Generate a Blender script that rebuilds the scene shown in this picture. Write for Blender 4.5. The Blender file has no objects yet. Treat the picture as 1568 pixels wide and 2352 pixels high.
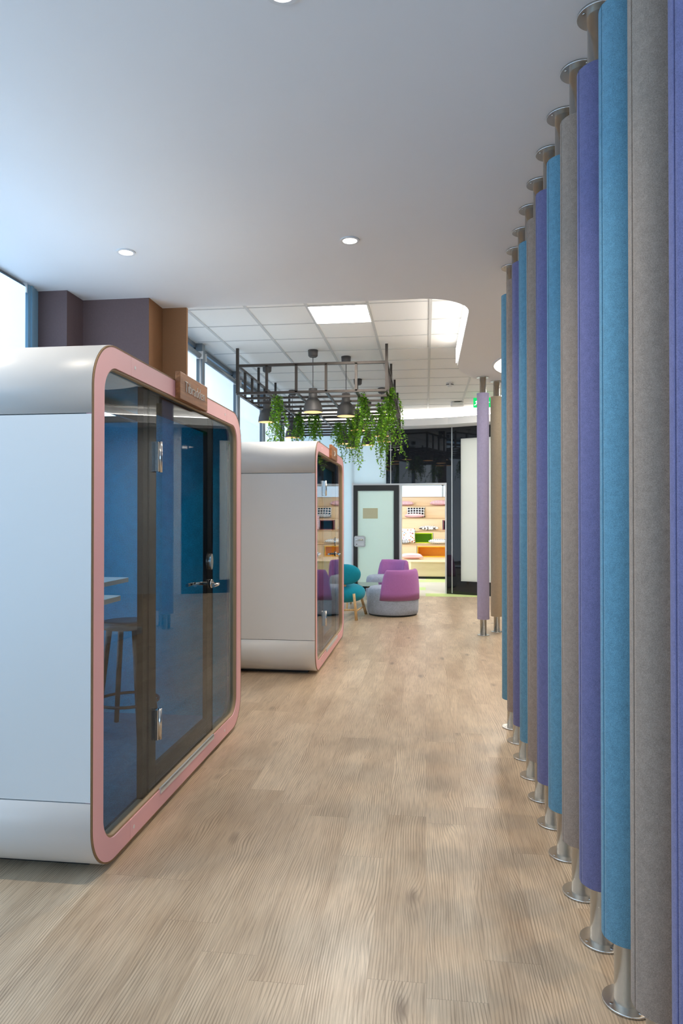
import bpy, bmesh, math, random
from mathutils import Vector, Matrix
from math import sin, cos, pi, radians

random.seed(7)
S = bpy.context.scene
COL = S.collection

# ---------------------------------------------------------------- camera, world, exposure
CZ = 1.48
cam_d = bpy.data.cameras.new('camera')
cam = bpy.data.objects.new('camera', cam_d)
COL.objects.link(cam)
cam_d.sensor_fit = 'VERTICAL'
cam_d.sensor_height = 36.0
cam_d.lens = 24.0
cam_d.clip_start = 0.05
cam.location = (0, 0, CZ)
cam.rotation_euler = (radians(90) + math.atan(14 / 1568), 0, math.atan(193 / 1568))
S.camera = cam
S.view_settings.view_transform = 'Standard'
S.view_settings.look = 'None'
S.view_settings.gamma = 1.0
S.view_settings.use_curve_mapping = False
S.view_settings.exposure = 0.55
S.cycles.use_denoising = True
S.cycles.use_adaptive_sampling = True
S.cycles.adaptive_threshold = 0.02
S.cycles.max_bounces = 10
S.cycles.diffuse_bounces = 5
S.cycles.glossy_bounces = 5
S.cycles.transmission_bounces = 6
S.cycles.transparent_max_bounces = 16
S.cycles.caustics_reflective = False
S.cycles.caustics_refractive = False
S.cycles.sample_clamp_indirect = 4.0

W = bpy.data.worlds.new('sky')
S.world = W
W.use_nodes = True
_bg = W.node_tree.nodes['Background']
_bg.inputs[0].default_value = (0.42, 0.68, 0.95, 1)
_bg.inputs[1].default_value = 0.9

# light levels of the place
BLIND_GLOW = 1.8        # daylight on the roller blinds, put into the fabric as emission
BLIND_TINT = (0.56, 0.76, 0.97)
SPOT_W = 40.0            # recessed downlights
PANEL_GLOW = 38.0         # ceiling light panels
COVE_GLOW = 9.0          # cove led strips
WARM = (1.0, 0.88, 0.72)
def daylight(name, loc, size, watts, col, direction):
    """daylight entering through a window: an area light standing outside the glass"""
    d = bpy.data.lights.new(name, 'AREA'); d.shape = 'RECTANGLE'; d.size, d.size_y = size
    d.energy = watts; d.color = col
    o = bpy.data.objects.new(name, d); COL.objects.link(o); o.location = loc
    o.rotation_euler = Vector(direction).to_track_quat('-Z', 'Y').to_euler()
    return o
DAY = (0.44, 0.71, 1.0)
daylight('daylight_left', (-3.45, -1.3, 1.9), (6.2, 2.7), 60.0, DAY, (1, 0, 0))
daylight('daylight_rear', (0.2, -4.9, 1.8), (6.0, 2.6), 52.0, (0.72, 0.86, 1.0), (0, 1, 0))  # added fill light for the camera-facing sides of the poles

# ---------------------------------------------------------------- node helpers
def new_mat(name):
    m = bpy.data.materials.new(name)
    m.use_nodes = True
    nt = m.node_tree
    nt.nodes.clear()
    out = nt.nodes.new('ShaderNodeOutputMaterial')
    return m, nt, out

class N:
    def __init__(s, nt): s.nt = nt
    def node(s, t, **kw):
        n = s.nt.nodes.new(t)
        for k, v in kw.items(): setattr(n, k, v)
        return n
    def link(s, a, b): s.nt.links.new(a, b)
    def setin(s, sock, v):
        if hasattr(v, 'is_output'): s.link(v, sock)
        else: sock.default_value = v
    def math(s, op, a, b=0.0, c=None, clamp=False):
        n = s.node('ShaderNodeMath', operation=op, use_clamp=clamp)
        s.setin(n.inputs[0], a); s.setin(n.inputs[1], b)
        if c is not None: s.setin(n.inputs[2], c)
        return n.outputs[0]
    def mix(s, f, a, b, blend='MIX'):
        n = s.node('ShaderNodeMix', data_type='RGBA', blend_type=blend)
        s.setin(n.inputs[0], f); s.setin(n.inputs[6], a); s.setin(n.inputs[7], b)
        return n.outputs[2]
    def ramp(s, f, stops):
        n = s.node('ShaderNodeValToRGB')
        el = n.color_ramp.elements
        while len(el) < len(stops): el.new(0.5)
        for e, (p, c) in zip(el, stops):
            e.position = p; e.color = c if len(c) == 4 else (*c, 1)
        s.link(f, n.inputs[0])
        return n.outputs[0]
    def noise(s, vec, scale, detail=2.0, rough=0.5, dist=0.0):
        n = s.node('ShaderNodeTexNoise')
        if vec is not None: s.link(vec, n.inputs['Vector'])
        n.inputs['Scale'].default_value = scale
        n.inputs['Detail'].default_value = detail
        n.inputs['Roughness'].default_value = rough
        n.inputs['Distortion'].default_value = dist
        return n.outputs['Fac']
    def coord(s, which='Object'):
        return s.node('ShaderNodeTexCoord').outputs[which]
    def sep(s, v):
        n = s.node('ShaderNodeSeparateXYZ'); s.link(v, n.inputs[0]); return n.outputs
    def comb(s, x, y, z):
        n = s.node('ShaderNodeCombineXYZ')
        s.setin(n.inputs[0], x); s.setin(n.inputs[1], y); s.setin(n.inputs[2], z)
        return n.outputs[0]
    def bump(s, h, strength, dist=0.01):
        n = s.node('ShaderNodeBump')
        n.inputs['Strength'].default_value = strength
        n.inputs['Distance'].default_value = dist
        s.link(h, n.inputs['Height'])
        return n.outputs[0]
    def bsdf(s, out, col, rough=0.5, metal=0.0, spec=0.5, normal=None, **kw):
        b = s.node('ShaderNodeBsdfPrincipled')
        s.setin(b.inputs['Base Color'], col if hasattr(col, 'is_output') else (*col[:3], 1))
        s.setin(b.inputs['Roughness'], rough)
        b.inputs['Metallic'].default_value = metal
        b.inputs['Specular IOR Level'].default_value = spec
        if normal is not None: s.link(normal, b.inputs['Normal'])
        for k, v in kw.items(): s.setin(b.inputs[k.replace('_', ' ')], v)
        if out is not None: s.link(b.outputs[0], out.inputs[0])
        return b

def srgb(r, g, b):
    f = lambda c: (c / 255 / 12.92) if c / 255 <= 0.04045 else ((c / 255 + 0.055) / 1.055) ** 2.4
    return (f(r), f(g), f(b))

def plain(name, col, rough=0.5, metal=0.0, spec=0.5, var=0.06, scale=14.0, **kw):
    """smooth surface with a slight procedural unevenness"""
    m, nt, out = new_mat(name); n = N(nt)
    f = n.noise(n.coord(), scale, 3)
    d = tuple(c * (1 - var) for c in col)
    c = n.mix(f, (*d, 1), (*tuple(min(1, x * (1 + var)) for x in col), 1))
    n.bsdf(out, c, rough, metal, spec, **kw)
    return m

def felt(name, col, contrast=0.35, scale=260.0, bumpy=0.25):
    m, nt, out = new_mat(name); n = N(nt)
    co = n.coord()
    a = n.noise(co, scale, 3, 0.7)
    b = n.noise(co, scale * 0.12, 2, 0.6)
    f = n.math('ADD', n.math('MULTIPLY', a, 0.8), n.math('MULTIPLY', b, 0.2))
    lo = tuple(c * (1 - contrast) for c in col); hi = tuple(min(1, c * (1 + contrast)) for c in col)
    c = n.ramp(f, [(0.36, lo), (0.64, hi)])
    bs = n.bsdf(out, c, 0.95, 0, 0.1, n.bump(a, bumpy, 0.003))
    bs.inputs['Sheen Weight'].default_value = 0.15
    return m

def emit(name, col, strength):
    m, nt, out = new_mat(name); n = N(nt)
    e = n.node('ShaderNodeEmission')
    e.inputs[0].default_value = (*col, 1); e.inputs[1].default_value = strength
    n.link(e.outputs[0], out.inputs[0])
    return m

def glass(name, tint, ior=1.5, rough=0.0):
    m, nt, out = new_mat(name); n = N(nt)
    fr = n.node('ShaderNodeFresnel')
    bf = n.node('ShaderNodeNewGeometry').outputs['Backfacing']      # same reflectance on both faces of the pane
    n.link(n.math('ADD', n.math('MULTIPLY', bf, 1 / ior - ior), ior), fr.inputs[0])
    t = n.node('ShaderNodeBsdfTransparent'); t.inputs[0].default_value = (*tint, 1)
    g = n.node('ShaderNodeBsdfGlossy'); g.inputs['Roughness'].default_value = rough
    g.inputs['Color'].default_value = (1, 1, 1, 1)
    mx = n.node('ShaderNodeMixShader')
    n.link(fr.outputs[0], mx.inputs[0]); n.link(t.outputs[0], mx.inputs[1]); n.link(g.outputs[0], mx.inputs[2])
    n.link(mx.outputs[0], out.inputs[0])
    return m

def brushed(name, col=(0.62, 0.61, 0.58), rough=0.28, vertical=True):
    m, nt, out = new_mat(name); n = N(nt)
    x, y, z = n.sep(n.coord())
    v = n.comb(n.math('MULTIPLY', x, 1.0), n.math('MULTIPLY', y, 1.0), n.math('MULTIPLY', z, 60.0 if vertical else 1.0))
    f = n.noise(v, 9, 3)
    c = n.mix(f, (*tuple(k * 0.86 for k in col), 1), (*col, 1))
    r = n.math('ADD', n.math('MULTIPLY', f, 0.18), rough - 0.09)
    n.bsdf(out, c, r, 1.0)
    return m

def wood(name, light, dark, axis='y', scale=9.0, rough=0.5, dens=26.0):
    """fine straight-grained timber; grain runs along `axis` of the object"""
    m, nt, out = new_mat(name); n = N(nt)
    s = list(n.sep(n.coord()))
    k = 'xyz'.index(axis)
    s[k] = n.math('MULTIPLY', s[k], 0.08)
    v = n.comb(*s)
    a = n.noise(v, scale, 3, 0.6, 0.4)
    line = n.math('ADD', n.math('MULTIPLY', n.math('SINE', n.math('MULTIPLY', a, dens)), 0.5), 0.5)
    fine = n.noise(v, scale * 14, 2)
    f = n.math('ADD', n.math('MULTIPLY', line, 0.55), n.math('MULTIPLY', fine, 0.45))
    c = n.ramp(f, [(0.15, dark), (0.8, light)])
    n.bsdf(out, c, rough, 0, 0.4, n.bump(fine, 0.1, 0.002))
    return m

# ---------------------------------------------------------------- materials
M = {}
def floor_mat():
    m, nt, out = new_mat('vinyl_wood_planks'); n = N(nt)
    x, y, z = n.sep(n.coord())
    PW, PL = 0.19, 1.22
    row = n.math('FLOOR', n.math('DIVIDE', x, PW))
    wn = n.node('ShaderNodeTexWhiteNoise', noise_dimensions='1D'); n.link(row, wn.inputs['W'])
    yo = n.math('ADD', n.math('DIVIDE', y, PL), n.math('MULTIPLY', wn.outputs['Value'], 7.3))
    idx = n.math('FLOOR', yo)
    wn2 = n.node('ShaderNodeTexWhiteNoise', noise_dimensions='2D')
    n.link(n.comb(row, idx, 0.0), wn2.inputs['Vector'])
    rnd = wn2.outputs['Value']
    # stretched noise field, its contours are the annual rings and the knots
    off = n.math('MULTIPLY', rnd, 37.0)
    v = n.comb(n.math('ADD', n.math('MULTIPLY', x, 4.0), off), n.math('ADD', n.math('MULTIPLY', y, 0.75), off), off)
    fld = n.noise(v, 1.0, 1.5, 0.5, 0.1)
    wob = n.noise(n.comb(n.math('MULTIPLY', x, 26.0), n.math('MULTIPLY', y, 5.0), off), 1.0, 2, 0.5)
    # knots
    vo = n.node('ShaderNodeTexVoronoi', feature='F1'); vo.inputs['Scale'].default_value = 1.0
    n.link(n.comb(n.math('ADD', n.math('MULTIPLY', x, 4.2), off), n.math('ADD', n.math('MULTIPLY', y, 1.7), n.math('MULTIPLY', wob, 0.12)), 0.0), vo.inputs['Vector'])
    kd = vo.outputs['Distance']
    knot = n.ramp(kd, [(0.03, (1, 1, 1)), (0.14, (0, 0, 0))])
    swirl = n.math('POWER', n.math('MAXIMUM', n.math('SUBTRACT', 1.0, n.math('MULTIPLY', kd, 2.1)), 0.0), 2.0)
    ph = n.math('ADD', n.math('MULTIPLY', x, 620.0), n.math('MULTIPLY', fld, 82.0))
    ph = n.math('ADD', n.math('ADD', ph, n.math('MULTIPLY', wob, 3.2)), n.math('MULTIPLY', swirl, 26.0))
    ring = n.math('ADD', n.math('MULTIPLY', n.math('SINE', ph), 0.5), 0.5)
    ring = n.math('POWER', ring, 3.2)
    ringmask = n.noise(n.comb(n.math('MULTIPLY', x, 9.0), n.math('MULTIPLY', y, 2.0), off), 1.0, 2)
    ring = n.math('MULTIPLY', ring, n.ramp(ringmask, [(0.30, (0.2,) * 3), (0.68, (1,) * 3)]))
    fibre = n.noise(n.comb(n.math('MULTIPLY', x, 190.0), n.math('MULTIPLY', y, 6.0), off), 1.0, 3, 0.6)
    blotch = n.noise(n.comb(n.math('MULTIPLY', x, 5.0), n.math('MULTIPLY', y, 1.6), off), 1.0, 3, 0.6)
    light, mid, dark = srgb(224, 202, 173), srgb(190, 166, 138), srgb(108, 86, 66)
    base = n.ramp(blotch, [(0.30, mid), (0.62, light)])
    base = n.mix(n.math('MULTIPLY', rnd, 0.45), base, (*srgb(176, 148, 118), 1))
    c = n.mix(n.math('MULTIPLY', ring, 0.62), base, (*dark, 1))
    c = n.mix(n.math('MULTIPLY', n.ramp(fibre, [(0.45, (0,) * 3), (0.70, (1,) * 3)]), 0.42), c, (*dark, 1))
    c = n.mix(n.math('MULTIPLY', n.math('MULTIPLY', knot, n.math('ADD', 0.45, n.math('MULTIPLY', fibre, 0.9))), 0.75), c, (*srgb(104, 84, 68), 1))
    dk = n.ramp(n.noise(n.comb(n.math('MULTIPLY', x, 7.0), n.math('MULTIPLY', y, 1.1), n.math('ADD', off, 5.0)), 1.0, 4, 0.65), [(0.56, (0,) * 3), (0.70, (1,) * 3)])
    c = n.mix(n.math('MULTIPLY', dk, 0.16), c, (*srgb(110, 88, 72), 1))
    # joints
    fx = n.math('FRACT', n.math('DIVIDE', x, PW)); fy = n.math('FRACT', yo)
    jx = n.math('LESS_THAN', fx, 0.010); jy = n.math('LESS_THAN', fy, 0.0022)
    j = n.math('MAXIMUM', jx, jy)
    c = n.mix(n.math('MULTIPLY', j, 0.22), c, (*srgb(90, 72, 58), 1))
    rough = n.math('ADD', 0.31, n.math('MULTIPLY', ring, 0.12))
    n.bsdf(out, c, rough, 0, 0.5, n.bump(n.math('ADD', ring, fibre), 0.08, 0.002))
    return m

def carpet_mat():
    m, nt, out = new_mat('beige_and_lime_carpet_tiles'); n = N(nt)
    co = n.coord(); x, y, z = n.sep(co)
    cell = n.comb(n.math('FLOOR', n.math('MULTIPLY', x, 1.9)), n.math('FLOOR', n.math('MULTIPLY', y, 1.7)), 0.0)
    wn = n.node('ShaderNodeTexWhiteNoise', noise_dimensions='2D'); n.link(cell, wn.inputs['Vector'])
    g = n.math('GREATER_THAN', wn.outputs['Value'], 0.66)
    f = n.noise(co, 240, 2)
    beige = n.mix(f, (*srgb(196, 186, 168), 1), (*srgb(226, 218, 200), 1))
    lime = n.mix(f, (*srgb(186, 202, 128), 1), (*srgb(212, 226, 160), 1))
    n.bsdf(out, n.mix(g, beige, lime), 0.95, 0, 0.1, n.bump(f, 0.3, 0.003))
    return m

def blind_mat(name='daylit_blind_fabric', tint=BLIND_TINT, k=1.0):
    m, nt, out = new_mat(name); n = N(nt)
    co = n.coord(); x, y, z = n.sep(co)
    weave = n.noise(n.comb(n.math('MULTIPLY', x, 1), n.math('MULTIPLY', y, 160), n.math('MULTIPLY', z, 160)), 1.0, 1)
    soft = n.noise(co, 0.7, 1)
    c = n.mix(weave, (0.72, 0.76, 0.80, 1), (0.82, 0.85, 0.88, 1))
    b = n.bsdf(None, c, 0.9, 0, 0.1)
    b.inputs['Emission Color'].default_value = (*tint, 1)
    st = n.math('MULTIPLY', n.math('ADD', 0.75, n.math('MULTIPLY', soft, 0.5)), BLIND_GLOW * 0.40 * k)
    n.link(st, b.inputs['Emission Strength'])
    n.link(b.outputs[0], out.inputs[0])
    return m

def pillow_mat(kind):
    m, nt, out = new_mat('cushion_' + kind); n = N(nt)
    x, y, z = n.sep(n.coord())
    def frac(s, k): return n.math('FRACT', n.math('ADD', n.math('MULTIPLY', s, k), 50.25))
    if kind == 'pink_stripe':
        c = n.mix(n.math('LESS_THAN', frac(x, 26), 0.42), (*srgb(250, 226, 226), 1), (*srgb(222, 120, 128), 1))
    elif kind == 'pink':
        c = n.mix(n.math('LESS_THAN', frac(y, 16), 0.22), (*srgb(248, 212, 210), 1), (*srgb(232, 158, 158), 1))
    elif kind == 'grid':
        l = n.math('MAXIMUM', n.math('LESS_THAN', frac(x, 13), 0.27), n.math('LESS_THAN', frac(y, 13), 0.27))
        c = n.mix(l, (*srgb(44, 38, 40), 1), (*srgb(245, 243, 240), 1))
    elif kind == 'dash':
        l = n.math('MULTIPLY', n.math('LESS_THAN', frac(x, 20), 0.42), n.math('LESS_THAN', frac(y, 11), 0.6))
        c = n.mix(l, (*srgb(246, 242, 236), 1), (*srgb(52, 44, 44), 1))
    elif kind == 'grey_stripe':
        c = n.mix(n.math('LESS_THAN', frac(x, 22), 0.4), (*srgb(244, 242, 240), 1), (*srgb(120, 118, 120), 1))
    elif kind == 'speckle':
        f = n.noise(n.comb(n.math('MULTIPLY', x, 20), n.math('MULTIPLY', y, 44), 0.0), 1.0, 1)
        c = n.ramp(f, [(0.53, srgb(246, 240, 230)), (0.58, srgb(110, 96, 86))])
    else:  # picture pattern of coloured blobs
        vo = n.node('ShaderNodeTexVoronoi'); vo.inputs['Scale'].default_value = 22.0
        n.link(n.comb(x, n.math('MULTIPLY', y, 0.7), 0.0), vo.inputs['Vector'])
        blob = n.math('LESS_THAN', vo.outputs['Distance'], 0.34)
        h = n.sep(vo.outputs['Color'])[0]
        bc = n.ramp(h, [(0.0, srgb(196, 70, 60)), (0.3, srgb(228, 150, 60)), (0.5, srgb(112, 60, 40)), (0.7, srgb(130, 190, 220)), (1.0, srgb(232, 120, 140))])
        c = n.mix(blob, (*srgb(250, 247, 240), 1), bc)
    n.bsdf(out, c, 0.9, 0, 0.1)
    return m

def leaf_mat():
    m, nt, out = new_mat('ivy_leaf'); n = N(nt)
    f = n.noise(n.coord(), 22, 2)
    c = n.ramp(f, [(0.3, srgb(64, 116, 28)), (0.55, srgb(120, 176, 44)), (0.75, srgb(184, 214, 70))])
    b = n.bsdf(None, c, 0.5, 0, 0.35)
    t = n.node('ShaderNodeBsdfTranslucent'); n.link(c, t.inputs[0])
    mx = n.node('ShaderNodeMixShader'); mx.inputs[0].default_value = 0.3
    n.link(b.outputs[0], mx.inputs[1]); n.link(t.outputs[0], mx.inputs[2]); n.link(mx.outputs[0], out.inputs[0])
    return m

def frosted_mat(name, col, trans=0.5):
    m, nt, out = new_mat(name); n = N(nt)
    f = n.noise(n.coord(), 1.3, 2)
    c = n.mix(f, (*tuple(k * 0.93 for k in col), 1), (*col, 1))
    d = n.bsdf(None, c, 0.16, 0, 0.5)
    t = n.node('ShaderNodeBsdfTranslucent'); n.link(c, t.inputs[0])
    mx = n.node('ShaderNodeMixShader'); mx.inputs[0].default_value = trans
    n.link(d.outputs[0], mx.inputs[1]); n.link(t.outputs[0], mx.inputs[2]); n.link(mx.outputs[0], out.inputs[0])
    return m

M['floor'] = floor_mat()
M['carpet'] = carpet_mat()
M['blind'] = blind_mat()
M['blind_near'] = blind_mat('daylit_blind_fabric_near', (0.42, 0.69, 1.0), 1.6)  # bluer, stronger emission in the fabric, boosted to light the ceiling by the window
M['leaf'] = leaf_mat()
M['plaster'] = plain('painted_plaster', (0.87, 0.87, 0.88), 0.85, spec=0.2, var=0.015, scale=2.5)
M['white_wall'] = plain('white_wall_paint', (0.78, 0.78, 0.76), 0.8, spec=0.2, var=0.02, scale=3)
M['blue_wall'] = plain('blue_grey_wall_paint', srgb(74, 104, 128), 0.8, spec=0.2, var=0.02, scale=3)  # unseen wall, coloured to darken and cool what the pod glass reflects
M['tile'] = plain('mineral_ceiling_tile', (0.90, 0.89, 0.865), 0.9, spec=0.1, var=0.03, scale=120)
M['tbar'] = plain('ceiling_grid_bar', (0.58, 0.58, 0.57), 0.5, var=0.02)
M['brown_warm'] = plain('warm_brown_wallcovering', srgb(146, 106, 74), 0.8, spec=0.2, var=0.08, scale=90)
M['brown'] = plain('plum_brown_wallcovering', srgb(112, 94, 94), 0.8, spec=0.2, var=0.10, scale=90)
M['alu'] = plain('grey_window_metal', srgb(120, 130, 138), 0.45, 0.3, var=0.04)
M['alu_blue'] = plain('pale_blue_window_metal', srgb(136, 172, 192), 0.4, 0.1, var=0.04)
M['window_glass'] = glass('window_glass', (0.94, 0.97, 1.0))
M['pod_white'] = plain('satin_white_shell', (0.72, 0.725, 0.72), 0.32, spec=0.5, var=0.012, scale=2)
M['pink'] = plain('pink_laminate', srgb(250, 192, 197), 0.42, var=0.015, scale=3)
M['ply'] = plain('plywood_edge', srgb(140, 108, 74), 0.6, var=0.12, scale=30)
M['reveal'] = plain('tan_reveal', srgb(168, 142, 108), 0.5, var=0.08)
M['pod_glass'] = glass('tinted_pod_glass', (0.74, 0.78, 0.80), 1.17)
M['black_frame'] = plain('black_door_frame', (0.007, 0.0065, 0.0065), 0.5, spec=0.12, var=0.1)
M['door_grey'] = plain('dark_grey_door_metal', (0.028, 0.028, 0.027), 0.35, var=0.08)
M['steel'] = plain('brushed_steel', (0.70, 0.69, 0.66), 0.27, 1.0, var=0.04, scale=8)
M['chrome'] = plain('polished_steel', (0.72, 0.70, 0.66), 0.14, 1.0, var=0.03)
M['pod_felt'] = felt('blue_pod_felt', srgb(30, 150, 184), 0.3, 150)
M['pod_carpet'] = felt('blue_pod_carpet', srgb(60, 118, 150), 0.4, 200)
M['desk'] = plain('white_desk_laminate', (0.75, 0.78, 0.8), 0.3, var=0.01)
M['black'] = plain('matt_black', (0.012, 0.012, 0.012), 0.4, var=0.15)
M['stool'] = plain('black_lacquer', (0.010, 0.011, 0.013), 0.25, var=0.1)
M['walnut'] = wood('walnut_plate', srgb(176, 118, 72), srgb(134, 86, 50), 'y', 12)
M['letter'] = plain('white_lettering', (0.85, 0.80, 0.74), 0.5, var=0.01)
M['cap'] = plain('pale_screw_cap', (0.9, 0.8, 0.78), 0.4, var=0.01)
M['felt_blue'] = felt('blue_felt', srgb(108, 156, 178), 0.30, 420)
M['felt_purple'] = felt('purple_felt', srgb(120, 118, 158), 0.28, 420)
M['felt_grey'] = felt('taupe_felt', srgb(168, 148, 132), 0.28, 420)
M['felt_lilac'] = felt('lilac_felt', srgb(172, 164, 192), 0.14)
M['felt_beige'] = felt('beige_felt', srgb(190, 174, 148), 0.14)
M['frame_steel'] = plain('dark_raw_steel', srgb(62, 56, 52), 0.4, 0.5, var=0.25, scale=20)
M['lamp'] = plain('anthracite_lamp_metal', srgb(78, 76, 76), 0.5, 0.2, var=0.05)
M['lamp_in'] = plain('white_lamp_inside', (0.9, 0.8, 0.6), 0.5)
M['cord'] = plain('black_cord', (0.02, 0.02, 0.02), 0.6)
M['bulb'] = emit('warm_lamp_light', (1.0, 0.57, 0.25), 1.3)
M['stem'] = plain('vine_stem', srgb(84, 96, 44), 0.7)
M['panel_far'] = emit('far_room_panel_light', (1.0, 0.95, 0.88), 11.0)  # glow of the unseen panels added to brighten the far room
M['birch_edge'] = plain('plywood_tread_edge', srgb(196, 158, 116), 0.6, var=0.06, scale=30)
M['panel'] = emit('ceiling_panel_light', (1.0, 0.93, 0.83), PANEL_GLOW)
M['cove'] = emit('cove_led', (1.0, 0.93, 0.84), COVE_GLOW)
M['cove_side'] = emit('cove_led_side', (1.0, 0.95, 0.88), COVE_GLOW * 0.6)
M['disc'] = emit('round_ceiling_light', (1.0, 0.95, 0.88), 1.6)
M['spotlens'] = emit('downlight_lens', (1.0, 0.96, 0.90), 14.0)
M['trim_white'] = plain('white_trim', (0.8, 0.8, 0.8), 0.4, var=0.01)
M['black_glass'] = plain('black_back_painted_glass', (0.012, 0.014, 0.018), 0.03, 0, 0.55, var=0.05)
M['frost'] = frosted_mat('frosted_glass_blue', (0.80, 0.90, 0.95), 0.55)
M['frost_green'] = frosted_mat('frosted_glass_green', (0.75, 0.84, 0.81), 0.6)
M['frost_white'] = frosted_mat('frosted_glass_white', (0.90, 0.92, 0.90), 0.6)
M['strip'] = plain('silver_joint_strip', (0.75, 0.77, 0.78), 0.35, 0.3, var=0.02)
M['notice'] = plain('olive_notice_paper', srgb(196, 194, 160), 0.7, var=0.04)
M['birch'] = wood('birch_plywood', srgb(244, 216, 178), srgb(232, 200, 158), 'x', 5, 0.5, 14)
M['kick'] = plain('dark_kick_board', (0.03, 0.03, 0.03), 0.6)
M['lime_in'] = plain('green_cubby', srgb(150, 200, 36), 0.6, var=0.03)
M['lime'] = plain('lime_cubby_edge', srgb(204, 226, 34), 0.5, var=0.02)
M['amber'] = plain('amber_cubby', srgb(250, 186, 62), 0.6, var=0.03)
M['amber_edge'] = plain('yellow_cubby_edge', srgb(250, 196, 48), 0.5, var=0.02)
M['maroon'] = plain('maroon_cubby', srgb(74, 38, 56), 0.6, var=0.05)
M['maroon_edge'] = plain('maroon_cubby_edge', srgb(150, 82, 92), 0.5, var=0.02)
M['chair_purple'] = felt('purple_upholstery', srgb(178, 116, 178), 0.10, 300, 0.1)
M['chair_grey'] = felt('grey_wool_upholstery', srgb(166, 174, 190), 0.28, 120, 0.2)
M['teal'] = felt('teal_upholstery', srgb(28, 150, 176), 0.12, 300, 0.1)
M['ash'] = wood('ash_leg', srgb(226, 190, 138), srgb(198, 158, 104), 'z', 20)
M['table_gloss'] = plain('black_glass_table_top', (0.012, 0.014, 0.014), 0.04, 0, 0.9, var=0.1)
M['exit_green'] = emit('exit_sign_green', srgb(20, 190, 96), 1.1)
M['exit_white'] = emit('exit_sign_white', (0.9, 1.0, 0.95), 1.3)
M['plastic'] = plain('white_plastic', (0.80, 0.79, 0.77), 0.45, var=0.01)
M['grille'] = plain('dark_grille', (0.05, 0.05, 0.05), 0.6)
for k in ('pink_stripe', 'pink', 'grid', 'dash', 'grey_stripe', 'speckle', 'picture'):
    M['c_' + k] = pillow_mat(k)

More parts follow.
